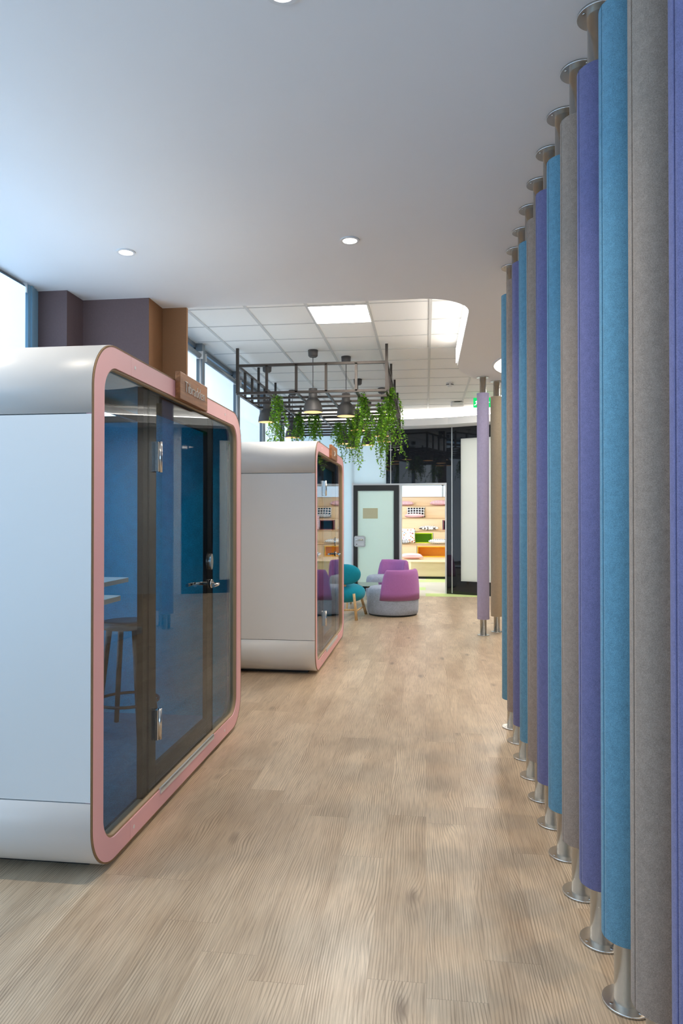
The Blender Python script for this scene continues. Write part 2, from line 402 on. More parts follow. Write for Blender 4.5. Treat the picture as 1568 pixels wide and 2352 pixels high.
# ---------------------------------------------------------------- mesh helpers
class MB:
    def __init__(s): s.v, s.f, s.sm = [], [], []
    def add(s, vs, fs, smooth=False):
        b = len(s.v); s.v += [tuple(p) for p in vs]
        for f in fs: s.f.append([b + i for i in f]); s.sm.append(smooth)
        return s
    def box(s, x0, x1, y0, y1, z0, z1):
        vs = [(x, y, z) for x in (x0, x1) for y in (y0, y1) for z in (z0, z1)]
        return s.add(vs, [(0, 1, 3, 2), (4, 6, 7, 5), (0, 4, 5, 1), (2, 3, 7, 6), (0, 2, 6, 4), (1, 5, 7, 3)])
    def prism(s, pts, z0, z1, axis='z', smooth=False):
        """closed outline extruded along an axis; pts are the two other coordinates in order"""
        n = len(pts)
        def P(p, h): return {'z': (p[0], p[1], h), 'x': (h, p[0], p[1]), 'y': (p[0], h, p[1])}[axis]
        b = len(s.v)
        s.add([P(p, z0) for p in pts] + [P(p, z1) for p in pts], [])
        for i in range(n):
            j = (i + 1) % n
            s.f.append([b + i, b + j, b + n + j, b + n + i]); s.sm.append(smooth)
        s.f.append([b + i for i in range(n)][::-1]); s.sm.append(False)
        s.f.append([b + n + i for i in range(n)]); s.sm.append(False)
        return s
    def strip(s, outer, inner, h0, h1, axis='x', closed=True, smooth=True):
        """solid ring between two matched outlines"""
        n = len(outer)
        def P(p, h): return {'z': (p[0], p[1], h), 'x': (h, p[0], p[1]), 'y': (p[0], h, p[1])}[axis]
        b = len(s.v)
        for h in (h0, h1):
            s.add([P(p, h) for p in outer] + [P(p, h) for p in inner], [])
        o0, i0, o1, i1 = b, b + n, b + 2 * n, b + 3 * n
        for i in range(n if closed else n - 1):
            j = (i + 1) % n
            for q, sm in (([o0 + i, o0 + j, o1 + j, o1 + i], smooth), ([i0 + j, i0 + i, i1 + i, i1 + j], smooth),
                          ([o1 + i, o1 + j, i1 + j, i1 + i], False), ([o0 + j, o0 + i, i0 + i, i0 + j], False)):
                s.f.append(q); s.sm.append(sm)
        if not closed:
            e = n - 1
            s.f.append([o0, o1, i1, i0]); s.sm.append(False)
            s.f.append([o0 + e, i0 + e, i1 + e, o1 + e]); s.sm.append(False)
        return s
    def lathe(s, prof, n=32, c=(0, 0, 0), smooth=True, cap0=True, cap1=True):
        b = len(s.v); m = len(prof)
        s.add([(c[0] + r * cos(2 * pi * k / n), c[1] + r * sin(2 * pi * k / n), c[2] + z) for r, z in prof for k in range(n)], [])
        for i in range(m - 1):
            for k in range(n):
                l = (k + 1) % n
                s.f.append([b + i * n + k, b + i * n + l, b + (i + 1) * n + l, b + (i + 1) * n + k]); s.sm.append(smooth)
        if cap0: s.f.append([b + k for k in range(n)][::-1]); s.sm.append(False)
        if cap1: s.f.append([b + (m - 1) * n + k for k in range(n)]); s.sm.append(False)
        return s
    def tube(s, path, r, n=10, smooth=True, square=False):
        pts = [Vector(p) for p in path]; b = len(s.v); m = len(pts)
        rr = r if isinstance(r, (list, tuple)) else [r] * m
        up = None
        for i, p in enumerate(pts):
            t = (pts[min(i + 1, m - 1)] - pts[max(i - 1, 0)]).normalized()
            if up is None: up = Vector((0, 0, 1)) if abs(t.z) < 0.9 else Vector((0, 1, 0))
            a = t.cross(up).normalized(); c = a.cross(t).normalized(); up = c
            for k in range(n):
                g = 2 * pi * (k + (0.5 if square else 0)) / n
                s.v.append(tuple(p + (a * cos(g) + c * sin(g)) * rr[i]))
        for i in range(m - 1):
            for k in range(n):
                l = (k + 1) % n
                s.f.append([b + i * n + k, b + i * n + l, b + (i + 1) * n + l, b + (i + 1) * n + k]); s.sm.append(smooth and not square)
        s.f.append([b + k for k in range(n)][::-1]); s.sm.append(False)
        s.f.append([b + (m - 1) * n + k for k in range(n)]); s.sm.append(False)
        return s
    def bar(s, a, b, w):
        return s.tube([a, b], w * 0.7071, 4, square=True)
    def build(s, name, mat, parent=None, bevel=0.0, seg=2, loc=None):
        me = bpy.data.meshes.new(name)
        me.from_pydata(s.v, [], s.f)
        bm = bmesh.new(); bm.from_mesh(me)
        bmesh.ops.recalc_face_normals(bm, faces=bm.faces)
        bm.to_mesh(me); bm.free()
        me.polygons.foreach_set('use_smooth', s.sm)
        me.materials.append(mat)
        o = bpy.data.objects.new(name, me); COL.objects.link(o)
        if parent is not None: o.parent = parent
        if loc is not None: o.location = loc
        if bevel:
            md = o.modifiers.new('bevel', 'BEVEL'); md.width = bevel; md.segments = seg
            md.limit_method = 'ANGLE'; md.angle_limit = radians(40)
        return o

def thing(name, label, cat, loc=(0, 0, 0), rz=0, group=None):
    o = bpy.data.objects.new(name, None); COL.objects.link(o)
    o.empty_display_size = 0.1
    o.location = loc; o.rotation_euler = (0, 0, rz)
    return tag(o, label, cat, group)
def tag(o, label, cat, group=None, kind=None):
    o['label'] = label; o['category'] = cat
    if group: o['group'] = group
    if kind: o['kind'] = kind
    return o
def struct(o, label=None):
    o['kind'] = 'structure'
    if label: o['label'] = label
    return o
KIDS = {}
def dup(root, loc, rz, label, group=None):
    def cp(o, par):
        c = o.copy(); COL.objects.link(c)
        if par is not None: c.parent = par
        for ch in [k for k in ALLKIDS() if k.parent is o]: cp(ch, c)
        return c
    kids = list(COL.objects)
    def ALLKIDS(): return kids
    r = cp(root, None); r.location = loc; r.rotation_euler = (0, 0, rz); r['label'] = label
    if group: r['group'] = group
    return r

def rrect(y0, y1, z0, z1, r, n=10):
    """rounded rectangle, counter-clockwise, starting at the lower right corner arc"""
    out = []
    for cy, cz, a0 in ((y1 - r, z0 + r, -90), (y1 - r, z1 - r, 0), (y0 + r, z1 - r, 90), (y0 + r, z0 + r, 180)):
        for k in range(n + 1):
            a = radians(a0 + 90 * k / n)
            out.append((cy + r * cos(a), cz + r * sin(a)))
    return out

# ================================================================ THE ROOM
CEIL, TILE = 3.265, 3.55
WL, WL2, WR = -3.04, -2.65, 4.2      # near window wall, far window wall, right wall
YB = -4.5                            # wall behind the photographer

struct(MB().box(WL - 0.3, WR + 0.2, YB, 13.02, -0.12, 0.0).build('floor', M['floor']), 'wood plank floor running down the corridor')
struct(MB().box(WL - 0.3, WR + 0.2, 13.02, 21.6, -0.12, 0.002).build('floor_carpet', M['carpet']), 'beige carpet with lime green patches beyond the plank floor')

# lower plaster ceiling with the swept, round-cornered cut-out
arc = [(0.373 - 0.42 + 0.42 * cos(a), 5.58 + 0.42 + 0.42 * sin(a)) for a in [radians(-90 + 9 * k) for k in range(11)]][::-1]
outline = [(WL, YB), (WR, YB), (WR, 10.2), (2.2, 9.95), (1.5, 9.65), (1.05, 9.36), (0.75, 9.06), (0.55, 8.74), (0.43, 8.42), (0.373, 8.12)] + arc + [(WL, 5.58)]
MBo = MB().prism(outline, CEIL, 3.64)
struct(MBo.build('ceiling', M['plaster']), 'smooth white plaster ceiling with curved edge')
struct(MB().box(WL2 - 0.3, WR, 5.60, 21.6, TILE, TILE + 0.05).build('ceiling_tiles', M['tile']), 'raised mineral tile ceiling')
g = MB()
for k in range(-3, 9):
    x = -1.15 + 0.6 * k
    if x > WL2: g.box(x - 0.015, x + 0.015, 5.6, 13.6, TILE - 0.006, TILE + 0.01)
for k in range(-2, 12):
    y = 6.54 + 0.6 * k
    if y < 13.6: g.box(WL2, WR, y - 0.009, y + 0.009, TILE - 0.004, TILE + 0.01)
struct(g.build('trim_1', M['tbar']), 'metal grid of the tile ceiling')
# led cove along the right edge of the cut-out
lc = [(0.373 - 0.42 + 0.42 * cos(a) - 0.012 * cos(a), 6.0 + 0.42 * sin(a) - 0.012 * sin(a)) for a in [radians(-50 + 10 * k) for k in range(6)]]
lc += [(0.361, 6.2), (0.361, 7.4), (0.361, 8.1)]
cv = MB()
for (xa, ya), (xb, yb) in zip(lc[:-1], lc[1:]):
    cv.add([(xa, ya, 3.30), (xb, yb, 3.30), (xb, yb, 3.46), (xa, ya, 3.46)], [(0, 1, 2, 3)])
o = cv.build('cove_light', M['cove_side'])
md = o.modifiers.new('solid', 'SOLIDIFY'); md.thickness = 0.006
tag(o, 'bright led strip along the curved edge of the ceiling cut-out', 'light')

# left window wall, near part (blinds behind first pod)
def window_wall(X, ys, k0, y_from, y_to, top):
    struct(MB().box(X - 0.20, X - 0.10, y_from, y_to, 0, 0.35).build('wall_left', M['white_wall']))
    for i in range(len(ys) - 1):
        a, b = ys[i], ys[i + 1]
        w = thing('window_%d' % (k0 + i), '', 'window', (X - 0.1, 0, 0))
        for p in ('label', 'category'): del w[p]
        struct(w)
        fr = MB()
        fr.box(-0.05, 0.05, a, a + 0.05, 0.35, top).box(-0.05, 0.05, b - 0.05, b, 0.35, top)
        fr.box(-0.05, 0.05, a, b, 0.35, 0.40).box(-0.05, 0.05, a, b, top - 0.05, top)
        fr.box(-0.03, 0.03, a, b, 2.3, 2.35)
        fr.build('window_frame', M['alu'], w)
        MB().box(-0.005, 0.005, a + 0.05, b - 0.05, 0.4, top - 0.05).build('window_pane', M['window_glass'], w)

def blind(X, a, b, top, label, group, drop=0.35, fx=-0.035, mat='blind'):
    t = thing('roller_blind', label, 'blind', (X, (a + b) / 2, 0), 0, group)
    h = (b - a) / 2
    rb = MB().tube([(0, -h, top), (0, h, top)], 0.032, 14); rb.build('roller', M['alu'], t)
    for s in (-1, 1):
        MB().box(-0.045, 0.045, s * h - 0.006, s * h + 0.006, top - 0.04, top + 0.05).build('bracket', M['trim_white'], t)
    MB().box(fx, fx + 0.004, -h + 0.01, h - 0.01, drop, top).build('fabric', M[mat], t)
    MB().box(fx - 0.01, fx + 0.014, -h + 0.01, h - 0.01, drop - 0.03, drop).build('bottom_bar', M['alu'], t)
    # bead chain loop
    MB().tube([(0.02, h - 0.03, top - 0.01), (0.045, h - 0.03, top - 1.0), (0.03, h - 0.03, top - 1.6), (0.015, h - 0.03, top - 1.0), (0.02, h - 0.03, top - 0.01)], 0.004, 6).build('pull_chain', M['trim_white'], t)
    return t

window_wall(WL, [-4.5, -2.9, -1.3, 0.3, 1.85, 3.35, 4.93], 1, YB, 5.05, CEIL)
ny = [-4.5, -2.9, -1.3, 0.3, 1.85, 3.35, 4.93]
for i in range(6):
    last = i == 5
    if i < 4: continue        # no blinds drawn behind the photographer
    blind(WL, ny[i] + 0.03, ny[i + 1] - (0.10 if last else 0.03), CEIL - 0.035,
          'pale daylit roller blind at the left edge of the photo beside the brown wall' if last else 'pale roller blind on the window wall behind the photographer', 'near roller blinds', 0.35, 0.034, 'blind_near')
mu = MB().box(WL - 0.06, WL + 0.03, 4.87, 4.985, 0, CEIL).box(WL - 0.06, WL + 0.015, 4.985, 5.03, 0, CEIL).box(WL, WL + 0.045, 4.90, 4.925, 0, CEIL); struct(mu.build('trim_2', M['alu_blue']), 'grey metal mullion beside the brown wall')

fy = [6.25, 7.85, 9.41, 10.95, 12.5, 13.74]
window_wall(WL2, [5.7] + fy, 7, 5.6, 13.74, TILE)
names = ['just behind the brown wall', 'above the back of the second white booth', 'behind the hanging frame, second window bay', 'behind the hanging lamps, third window bay', 'nearest the end wall']
fyb = [5.7] + fy
for i in range(6):
    blind(WL2, fyb[i] + 0.07, fyb[i + 1] - 0.07, 3.40, 'pale roller blind ' + (['hidden behind the brown wall'] + names)[i], 'far roller blinds')
for i, y in enumerate(fy[:-1]):
    struct(MB().box(WL2 - 0.12, WL2 + 0.03, y - 0.05, y + 0.05, 0, TILE).build('trim_%d' % (3 + i), M['alu']), 'grey window mullion')

# stepped brown wall
st = [(WL - 0.1, 5.03), (-2.785, 5.03), (-2.785, 5.283), (-2.222, 5.283), (-2.222, 5.60), (WL - 0.1, 5.60)]
struct(MB().box(-2.221, -2.008, 5.567, 5.60, 0, CEIL).box(-2.2225, -2.2195, 5.285, 5.567, 0, CEIL).build('wall_brown_end', M['brown_warm']), 'warm brown end of the stepped wall block')
struct(MB().prism(st, 0, CEIL).build('wall_brown', M['brown']), 'stepped brown wall block behind the first pod')

# room behind the camera and to the right
wbk = MB().box(WL - 0.2, -2.9, YB - 0.15, YB, 0, CEIL).box(3.3, WR + 0.2, YB - 0.15, YB, 0, CEIL).box(-2.9, 3.3, YB - 0.15, YB, 0, 0.4).box(-2.9, 3.3, YB - 0.15, YB, 3.15, CEIL)
struct(wbk.build('wall_back', M['white_wall']))
wb_ = thing('window_22', '', 'window', (0, YB - 0.08, 0)); del wb_['label'], wb_['category']; struct(wb_, 'wide window behind the photographer')  # unseen window, added so the rear fill light can enter
fr = MB()
for x in (-2.9, -1.35, 0.2, 1.75, 3.25): fr.box(x, x + 0.05, -0.05, 0.05, 0.4, 3.15)
fr.build('window_frame', M['alu'], wb_); MB().box(-2.9, 3.3, -0.005, 0.005, 0.4, 3.15).build('window_pane', M['window_glass'], wb_)
struct(MB().box(WR, WR + 0.15, YB, 21.6, 0, TILE).build('wall_right', M['blue_wall']))

# end wall of glass: three facets (P0 left, P2, P1, P3 right)
PA, P2, P1 = Vector((WL2 - 0.1, 13.74, 0)), Vector((-0.52, 13.74, 0)), Vector((0.42, 13.56, 0))
P3 = P1 + Vector((0.92, -0.39, 0)) * 1.75
P4 = Vector((WR, P3.y - 0.2, 0))
def facet_box(mb, A, B, s0, s1, z0, z1, t0=0.0, t1=0.05):
    d = (B - A); L = d.length; d.normalize(); nrm = Vector((d.y, -d.x, 0))   # towards the corridor
    q = []
    for s in (s0, s1):
        for t in (t0, t1):
            for z in (z0, z1):
                p = A + d * s + nrm * t; q.append((p.x, p.y, z))
    mb.add(q, [(0, 1, 3, 2), (4, 6, 7, 5), (0, 4, 5, 1), (2, 3, 7, 6), (0, 2, 6, 4), (1, 5, 7, 3)])
    return mb
LA = (P2 - PA).length; sx = lambda x: x - PA.x
wf = MB(); facet_box(wf, PA, P2, 0, sx(-1.455), 0, 3.25); facet_box(wf, PA, P2, sx(-1.455), sx(-0.785), 2.17, 3.25)
struct(wf.build('wall_frosted', M['frost']), 'pale blue frosted glass wall left of the door')
wb = MB(); facet_box(wb, PA, P2, sx(-0.785), LA, 2.17, 3.25); facet_box(wb, P2, P1, 0, (P1 - P2).length, 2.17, 3.25)
facet_box(wb, P1, P3, 0, 0.12, 0, 3.25)
struct(wb.build('wall_black_glass', M['black_glass']), 'glossy black glass above the open doorway')
wr = MB(); facet_box(wr, P1, P3, 0.12, 0.30, 0, 3.25); facet_box(wr, P1, P3, 0.30, 1.75, 3.02, 3.25)
facet_box(wr, P1, P3, 0.30, 1.75, 0, 0.26); facet_box(wr, P1, P3, 1.02, 1.75, 0.26, 3.02)
struct(wr.build('wall_black_frame', M['black_glass']), 'black glass framing the white frosted pane on the right')
wp = MB(); facet_box(wp, P1, P3, 0.30, 1.02, 0.26, 3.02, 0.005, 0.045)
struct(wp.build('window_20', M['frost_white']), 'tall white frosted pane in the black glass wall')
ws = MB(); facet_box(ws, P1, P3, 0.112, 0.128, 0.02, 3.25, 0.05, 0.054); struct(ws.build('trim_20', M['strip']), 'thin silver joint right of the doorway')
ws = MB(); facet_box(ws, PA, P2, sx(-0.70), sx(-0.685), 2.17, 3.25, 0.05, 0.054); struct(ws.build('trim_21', M['strip']), 'thin silver joint above the door')
# wall from facet to right wall
wz = MB(); facet_box(wz, P3, P4, 0, (P4 - P3).length, 0, TILE); struct(wz.build('wall_end_right', M['white_wall']))
# silver frame around the open doorway
df = MB()
L21 = (P1 - P2).length
facet_box(df, P2, P1, 0, 0.05, 0, 2.17, -0.03, 0.07); facet_box(df, P2, P1, L21 - 0.03, L21, 0, 2.17, -0.03, 0.07)
facet_box(df, P2, P1, 0.05, L21 - 0.03, 2.135, 2.17, -0.03, 0.07)
struct(df.build('trim_22', M['strip']), 'silver frame around the open doorway')
df = MB(); facet_box(df, PA, P2, sx(-1.475), sx(-1.44), 0, 2.19, -0.02, 0.07); facet_box(df, PA, P2, sx(-1.44), LA, 2.14, 2.17, -0.02, 0.07)
struct(df.build('trim_23', M['strip']), 'silver frame around the glass door')

# glass door with black border
d1 = thing('door_1', '', 'door', (-1.44, 13.70, 0)); del d1['label'], d1['category']; struct(d1, 'black framed frosted glass door')
fr = MB().box(0, 0.085, -0.045, 0, 0.01, 2.14).box(0.81, 0.915, -0.045, 0, 0.01, 2.14).box(0.085, 0.81, -0.045, 0, 2.03, 2.14).box(0.085, 0.81, -0.045, 0, 0.01, 0.16)
fr.build('door_frame', M['door_grey'], d1)
MB().box(0.085, 0.81, -0.03, -0.015, 0.16, 2.03).build('door_pane', M['frost_green'], d1)
hb = MB().prism(rrect(0.02, 0.245, 0.90, 1.125, 0.035, 5), -0.075, -0.045, 'y'); lk = hb.build('lock_case', M['steel'], d1, 0.006)
MB().prism(rrect(0.055, 0.215, 0.93, 1.10, 0.02, 4), -0.078, -0.0745, 'y').build('lock_plate', M['strip'], lk)
MB().tube([(0.05, -0.085, 1.045), (0.05, -0.11, 1.045), (0.20, -0.11, 1.045)], 0.013, 10).build('lever', M['chrome'], lk)
MB().tube([(0.07, -0.079, 0.955), (0.07, -0.083, 0.955)], 0.010, 10).build('keyhole', M['black'], lk)
nt_ = MB().box(0.19, 0.49, -0.034, -0.0305, 1.47, 1.68).build('paper_notice', M['notice']); nt_.location = (-1.44, 13.70, 0)
tag(nt_, 'olive rectangular notice stuck on the frosted glass door', 'notice')

# bulkhead with cove light in front of the end wall
bk = [(WL2, 13.22), (-0.6, 13.20), (0.42, 13.02), (1.2, 12.72), (2.2, 12.25), (WR, 11.3)]
bb = MB().strip([(x, y) for x, y in bk], [(x, y + 0.9) for x, y in bk], CEIL - 0.015, 3.385, 'z', closed=False, smooth=False)
struct(bb.build('trim_24', M['plaster']), 'curved white bulkhead above the black glass')
bw = MB().strip([(x, y + 0.26) for x, y in bk], [(x, y + 0.32) for x, y in bk], 3.385, TILE, 'z', closed=False, smooth=False)
struct(bw.build('wall_upper', M['plaster']))
bl = MB().strip([(x, y + 0.20) for x, y in bk], [(x, y + 0.25) for x, y in bk], 3.39, 3.43, 'z', closed=False, smooth=False)
tag(bl.build('cove_light', M['cove']), 'bright led cove above the white bulkhead at the end wall', 'light')

# library room beyond the doorway
struct(MB().box(WL2 - 0.4, WL2 - 0.3, 13.8, 21.6, 0, 0.6).box(WL2 - 0.4, WL2 - 0.3, 13.8, 21.6, 3.2, TILE).build('wall_library_left', M['white_wall']))
wl3 = thing('window_23', '', 'window', (WL2 - 0.35, 0, 0)); del wl3['label'], wl3['category']; struct(wl3, 'window along the left side of the far room')  # unseen window, added so side fill can reach the frosted glass
fr = MB()
for y in (13.8, 15.4, 17.0, 18.6, 20.2, 21.35): fr.box(-0.04, 0.04, y, y + 0.05, 0.6, 3.2)
fr.build('window_frame', M['alu'], wl3); MB().box(-0.005, 0.005, 13.8, 21.4, 0.6, 3.2).build('window_pane', M['window_glass'], wl3)
daylight('daylight_library', (WL2 - 0.7, 16.5, 1.9), (5.0, 2.4), 130.0, (0.80, 0.91, 1.0), (1, 0, 0))  # added fill light that brightens the far room and the frosted glass
struct(MB().box(WL2 - 0.4, WR, 21.4, 21.6, 0, TILE).build('wall_library_back', M['white_wall']))
wl = thing('window_21', '', 'window', (0, 21.36, 0)); del wl['label'], wl['category']; struct(wl, 'bright window above the tiered seating')
MB().box(-2.6, 3.6, -0.03, 0.03, 1.2, 3.3).build('window_pane', M['blind'], wl)
fr = MB()
for x in (-2.6, -1.05, 0.5, 2.05, 3.55): fr.box(x, x + 0.05, -0.05, 0.05, 1.2, 3.3)
fr.box(-2.6, 3.6, -0.05, 0.05, 2.48, 2.53)
fr.build('window_frame', M['trim_white'], wl)

# ================================================================ CEILING LIGHTS
def ceiling_panel(x, y, z, label, mat='panel'):
    t = thing('ceiling_panel_light', label, 'ceiling light', (x, y, z), 0, 'square ceiling panel lights')
    MB().strip([(-.297, -.297), (.297, -.297), (.297, .297), (-.297, .297)], [(-.285, -.285), (.285, -.285), (.285, .285), (-.285, .285)], -0.012, 0.0, 'z', smooth=False).build('frame', M['trim_white'], t)
    MB().box(-.285, .285, -.285, .285, -0.008, -0.004).build('diffuser', M[mat], t)
ceiling_panel(-0.85, 6.84, TILE, 'bright square light panel set into the tile ceiling')
for i, (x, y) in enumerate([(1.55, 11.64), (1.55, 10.44), (-1.0, 14.9), (0.8, 14.9), (2.2, 14.9), (-1.0, 16.3), (0.8, 16.3), (2.2, 16.3), (-1.0, 17.7), (0.8, 17.7), (2.2, 17.7)]):  # unseen panels, added to brighten the middle floor and the far room
    ceiling_panel(x, y, TILE, ['square light panel of the tile ceiling right of the felt poles', 'square light panel in the far room'][min(i // 2, 1)], 'panel' if i < 2 else 'panel_far')

def downlight(x, y, label, col=WARM, w=SPOT_W):
    t = thing('downlight', label, 'ceiling light', (x, y, CEIL), 0, 'round recessed downlights')
    MB().strip([(0.062 * cos(a), 0.062 * sin(a)) for a in [2 * pi * k / 32 for k in range(32)]],
               [(0.046 * cos(a), 0.046 * sin(a)) for a in [2 * pi * k / 32 for k in range(32)]], -0.008, 0.0, 'z').build('trim_ring', M['trim_white'], t)
    MB().lathe([(0.046, -0.005), (0.046, -0.003)], 24).build('lens', M['spotlens'], t)
    ld = bpy.data.lights.new('downlight_beam', 'SPOT'); ld.energy = w; ld.color = col
    ld.spot_size = radians(125); ld.spot_blend = 0.8; ld.shadow_soft_size = 0.05
    lo = bpy.data.objects.new('downlight_beam', ld); COL.objects.link(lo); lo.parent = t; lo.location = (0, 0, -0.03)
downlight(-0.48, 2.25, 'round downlight at the top edge of the photo')
downlight(-0.48, 4.34, 'round downlight above the middle of the corridor')
downlight(-1.99, 4.35, 'round downlight above the first booth')
downlight(-1.99, 2.25, 'round downlight overhead left of the photo')
for y in (1.2, 3.4, 5.6, 7.6): downlight(2.0, y, 'round downlight on the far side of the felt poles', (1.0, 0.80, 0.58), SPOT_W * 1.2)

t = thing('round_ceiling_light', 'round glowing ceiling light just left of the felt poles', 'ceiling light', (1.72, 8.05, CEIL))
MB().lathe([(0.93, -0.004), (0.93, 0.0)], 64).build('diffuser', M['disc'], t)
MB().strip([(0.95 * cos(2 * pi * k / 64), 0.95 * sin(2 * pi * k / 64)) for k in range(64)], [(0.93 * cos(2 * pi * k / 64), 0.93 * sin(2 * pi * k / 64)) for k in range(64)], -0.01, 0, 'z').build('rim', M['trim_white'], t)

# ================================================================ PODS
def make_pod():
    t = thing('phone_booth', 'p', 'booth')
    D, H0, H1, HW = 0.6, 0.018, 2.222, 1.11
    R = 0.205
    out = rrect(-HW, HW, H0, H1, R, 14); inn = rrect(-HW + 0.035, HW - 0.035, H0 + 0.035, H1 - 0.035, R - 0.035, 14)
    # split the shell at the joints where the curves start
    def seg(cond, name):
        idx = [i for i in range(len(out)) if cond(out[i])]
        return idx
    zs0, zs1 = H0 + 0.32, H1 - 0.32
    n = 15
    def corner(k): return out[k * n:(k + 1) * n], inn[k * n:(k + 1) * n]
    # order of corners: lower right, upper right, upper left, lower left
    g = 0.0022
    (o0, i0), (o1, i1), (o2, i2), (o3, i3) = corner(0), corner(1), corner(2), corner(3)
    top_o = [(HW, zs1 + g)] + o1 + o2 + [(-HW, zs1 + g)]; top_i = [(HW - .035, zs1 + g)] + i1 + i2 + [(-HW + .035, zs1 + g)]
    bot_o = [(-HW, zs0 - g)] + o3 + o0 + [(HW, zs0 - g)]; bot_i = [(-HW + .035, zs0 - g)] + i3 + i0 + [(HW - .035, zs0 - g)]
    MB().strip(top_o, top_i, -D, D - 0.004, 'x', False).build('shell_top', M['pod_white'], t)
    MB().strip(bot_o, bot_i, -D, D - 0.004, 'x', False).build('shell_base', M['pod_white'], t)
    for s in (-1, 1):
        MB().box(-D, D - 0.004, min(s * HW, s * (HW - .035)), max(s * HW, s * (HW - .035)), zs0 + g, zs1 - g).build('shell_side', M['pod_white'], t)
    # dark core behind the joints, felt lining inside
    a = rrect(-HW + .035, HW - .035, H0 + .035, H1 - .035, R - .035, 10); b = rrect(-HW + .07, HW - .07, H0 + .07, H1 - .07, R - .07, 10)
    MB().strip(a, b, -D + 0.002, D - 0.09, 'x').build('lining', M['pod_felt'], t)
    MB().strip(a, rrect(-HW + .16, HW - .16, 0.30, H1 - .16, 0.08, 10), -D, -D + 0.05, 'x', smooth=False).build('back_frame', M['pod_felt'], t)
    MB().box(-D + .02, -D + .03, -HW + .15, HW - .15, 0.29, H1 - .15).build('back_glass', M['window_glass'], t)
    MB().box(-D + .05, D - .09, -HW + .2, HW - .2, H0 + .07, H0 + .085).build('carpet', M['pod_carpet'], t)
    MB().box(-0.50, 0.50, -0.93, 0.93, 0.0, H0 + 0.004).build('plinth', M['black'], t)
    # plywood edge round the front
    MB().strip(rrect(-HW + .002, HW - .002, H0 + .002, H1 - .002, R - .002, 14), rrect(-HW + .008, HW - .008, H0 + .008, H1 - .008, R - .008, 14), D - 0.004, D + 0.003, 'x').build('plywood_edge', M['ply'], t)
    # pink frame in four pieces
    fo = rrect(-HW + .0083, HW - .0083, H0 + .0083, H1 - .0083, R - .0083, 14)
    wz, wy, r2 = 0.096, 0.100, 0.118
    Y0, Y1, Z0, Z1 = -HW + wy, HW - wy, H0 + wz, H1 - wz
    fi = rrect(Y0, Y1, Z0, Z1, r2, 14)
    sy = 0.75
    for s in (-1, 1):
        ks = (0, 1) if s > 0 else (2, 3)
        oo = fo[ks[0] * n:(ks[1] + 1) * n]; ii = fi[ks[0] * n:(ks[1] + 1) * n]
        za, zb = (fo[0][1], fo[n * 2 - 1][1])
        if s > 0:
            oo = [(sy, H0 + .0083)] + oo + [(sy, H1 - .0083)]; ii = [(sy, Z0)] + ii + [(sy, Z1)]
        else:
            oo = [(-sy, H1 - .0083)] + oo + [(-sy, H0 + .0083)]; ii = [(-sy, Z1)] + ii + [(-sy, Z0)]
        MB().strip(oo, ii, D - 0.03, D + 0.002, 'x', False).build('front_frame', M['pink'], t)
    MB().box(D - 0.03, D + 0.002, -sy + .002, sy - .002, Z1, H1 - .0083).build('front_frame', M['pink'], t)
    MB().box(D - 0.03, D + 0.002, -sy + .002, sy - .002, H0 + .0083, Z0).build('front_frame', M['pink'], t)
    for y in (-0.71, 0.71):
        for z in (Z1 + 0.045, Z0 - 0.045):
            MB().lathe([(0.009, 0), (0.009, 0.001), (0.008, 0.002)], 16).build('screw_cap', M['cap'], t)
            o = COL.objects[-1]; o.rotation_euler = (0, radians(90), 0); o.location = (D + 0.0015, y, z)
    # tan reveal round the opening
    MB().strip(rrect(Y0, Y1, Z0, Z1, r2, 14), rrect(Y0 + .009, Y1 - .009, Z0 + .009, Z1 - .009, r2 - .009, 14), D - 0.055, D - 0.004, 'x').build('reveal', M['reveal'], t)
    G0, G1 = D - 0.030, D - 0.024
    # black stiles between fixed glass and door
    def glasspane(ya, yb): MB().box(G0, G1, ya, yb, Z0 - .005, Z1 + .005).build('side_glass', M['pod_glass'], t)
    glasspane(Y0 - .005, -0.487); glasspane(0.539, Y1 + .005)
    MB().box(D - 0.060, D - 0.031, -0.540, -0.486, Z0 + .005, Z1 - .005).build('fixed_stile', M['black_frame'], t)
    MB().box(D - 0.060, D - 0.031, 0.539, 0.552, Z0 + .005, Z1 - .005).build('fixed_stile', M['black_frame'], t)
    dr = MB().box(D - 0.060, D - 0.031, -0.484, -0.376, Z0 + .015, Z1 - .015).box(D - 0.060, D - 0.031, 0.440, 0.536, Z0 + .015, Z1 - .015)
    dr.box(D - 0.060, D - 0.031, -0.376, 0.440, Z1 - .11, Z1 - .015).box(D - 0.060, D - 0.031, -0.376, 0.440, Z0 + .015, Z0 + .115)
    dr = dr.build('door', M['black_frame'], t, 0.003, 1)
    MB().box(G0, G1, -0.484, 0.536, Z0 + .015, Z1 - .015).build('door_glass', M['pod_glass'], dr)
    for z in (0.44, 1.79):
        MB().box(D - 0.0235, D - 0.008, -0.412, -0.372, z - 0.075, z + 0.075).tube([(D - 0.008, -0.380, z - 0.078), (D - 0.008, -0.380, z + 0.078)], 0.010, 12).build('hinge', M['chrome'], dr)
    MB().prism([(0.485 + 0.026 * cos(a), 1.205 + 0.05 * sin(a)) for a in [2 * pi * k / 28 for k in range(28)]], D - 0.0235, D - 0.014, 'x').build('lock_plate', M['chrome'], dr)
    hz = 1.065
    MB().tube([(D - 0.0235, 0.485, hz), (D - 0.012, 0.485, hz)], 0.027, 20).tube([(D - 0.03, 0.485, hz), (D + 0.015, 0.485, hz), (D + 0.030, 0.475, hz), (D + 0.034, 0.45, hz), (D + 0.034, 0.365, hz)], 0.0105, 14).build('handle', M['chrome'], dr)
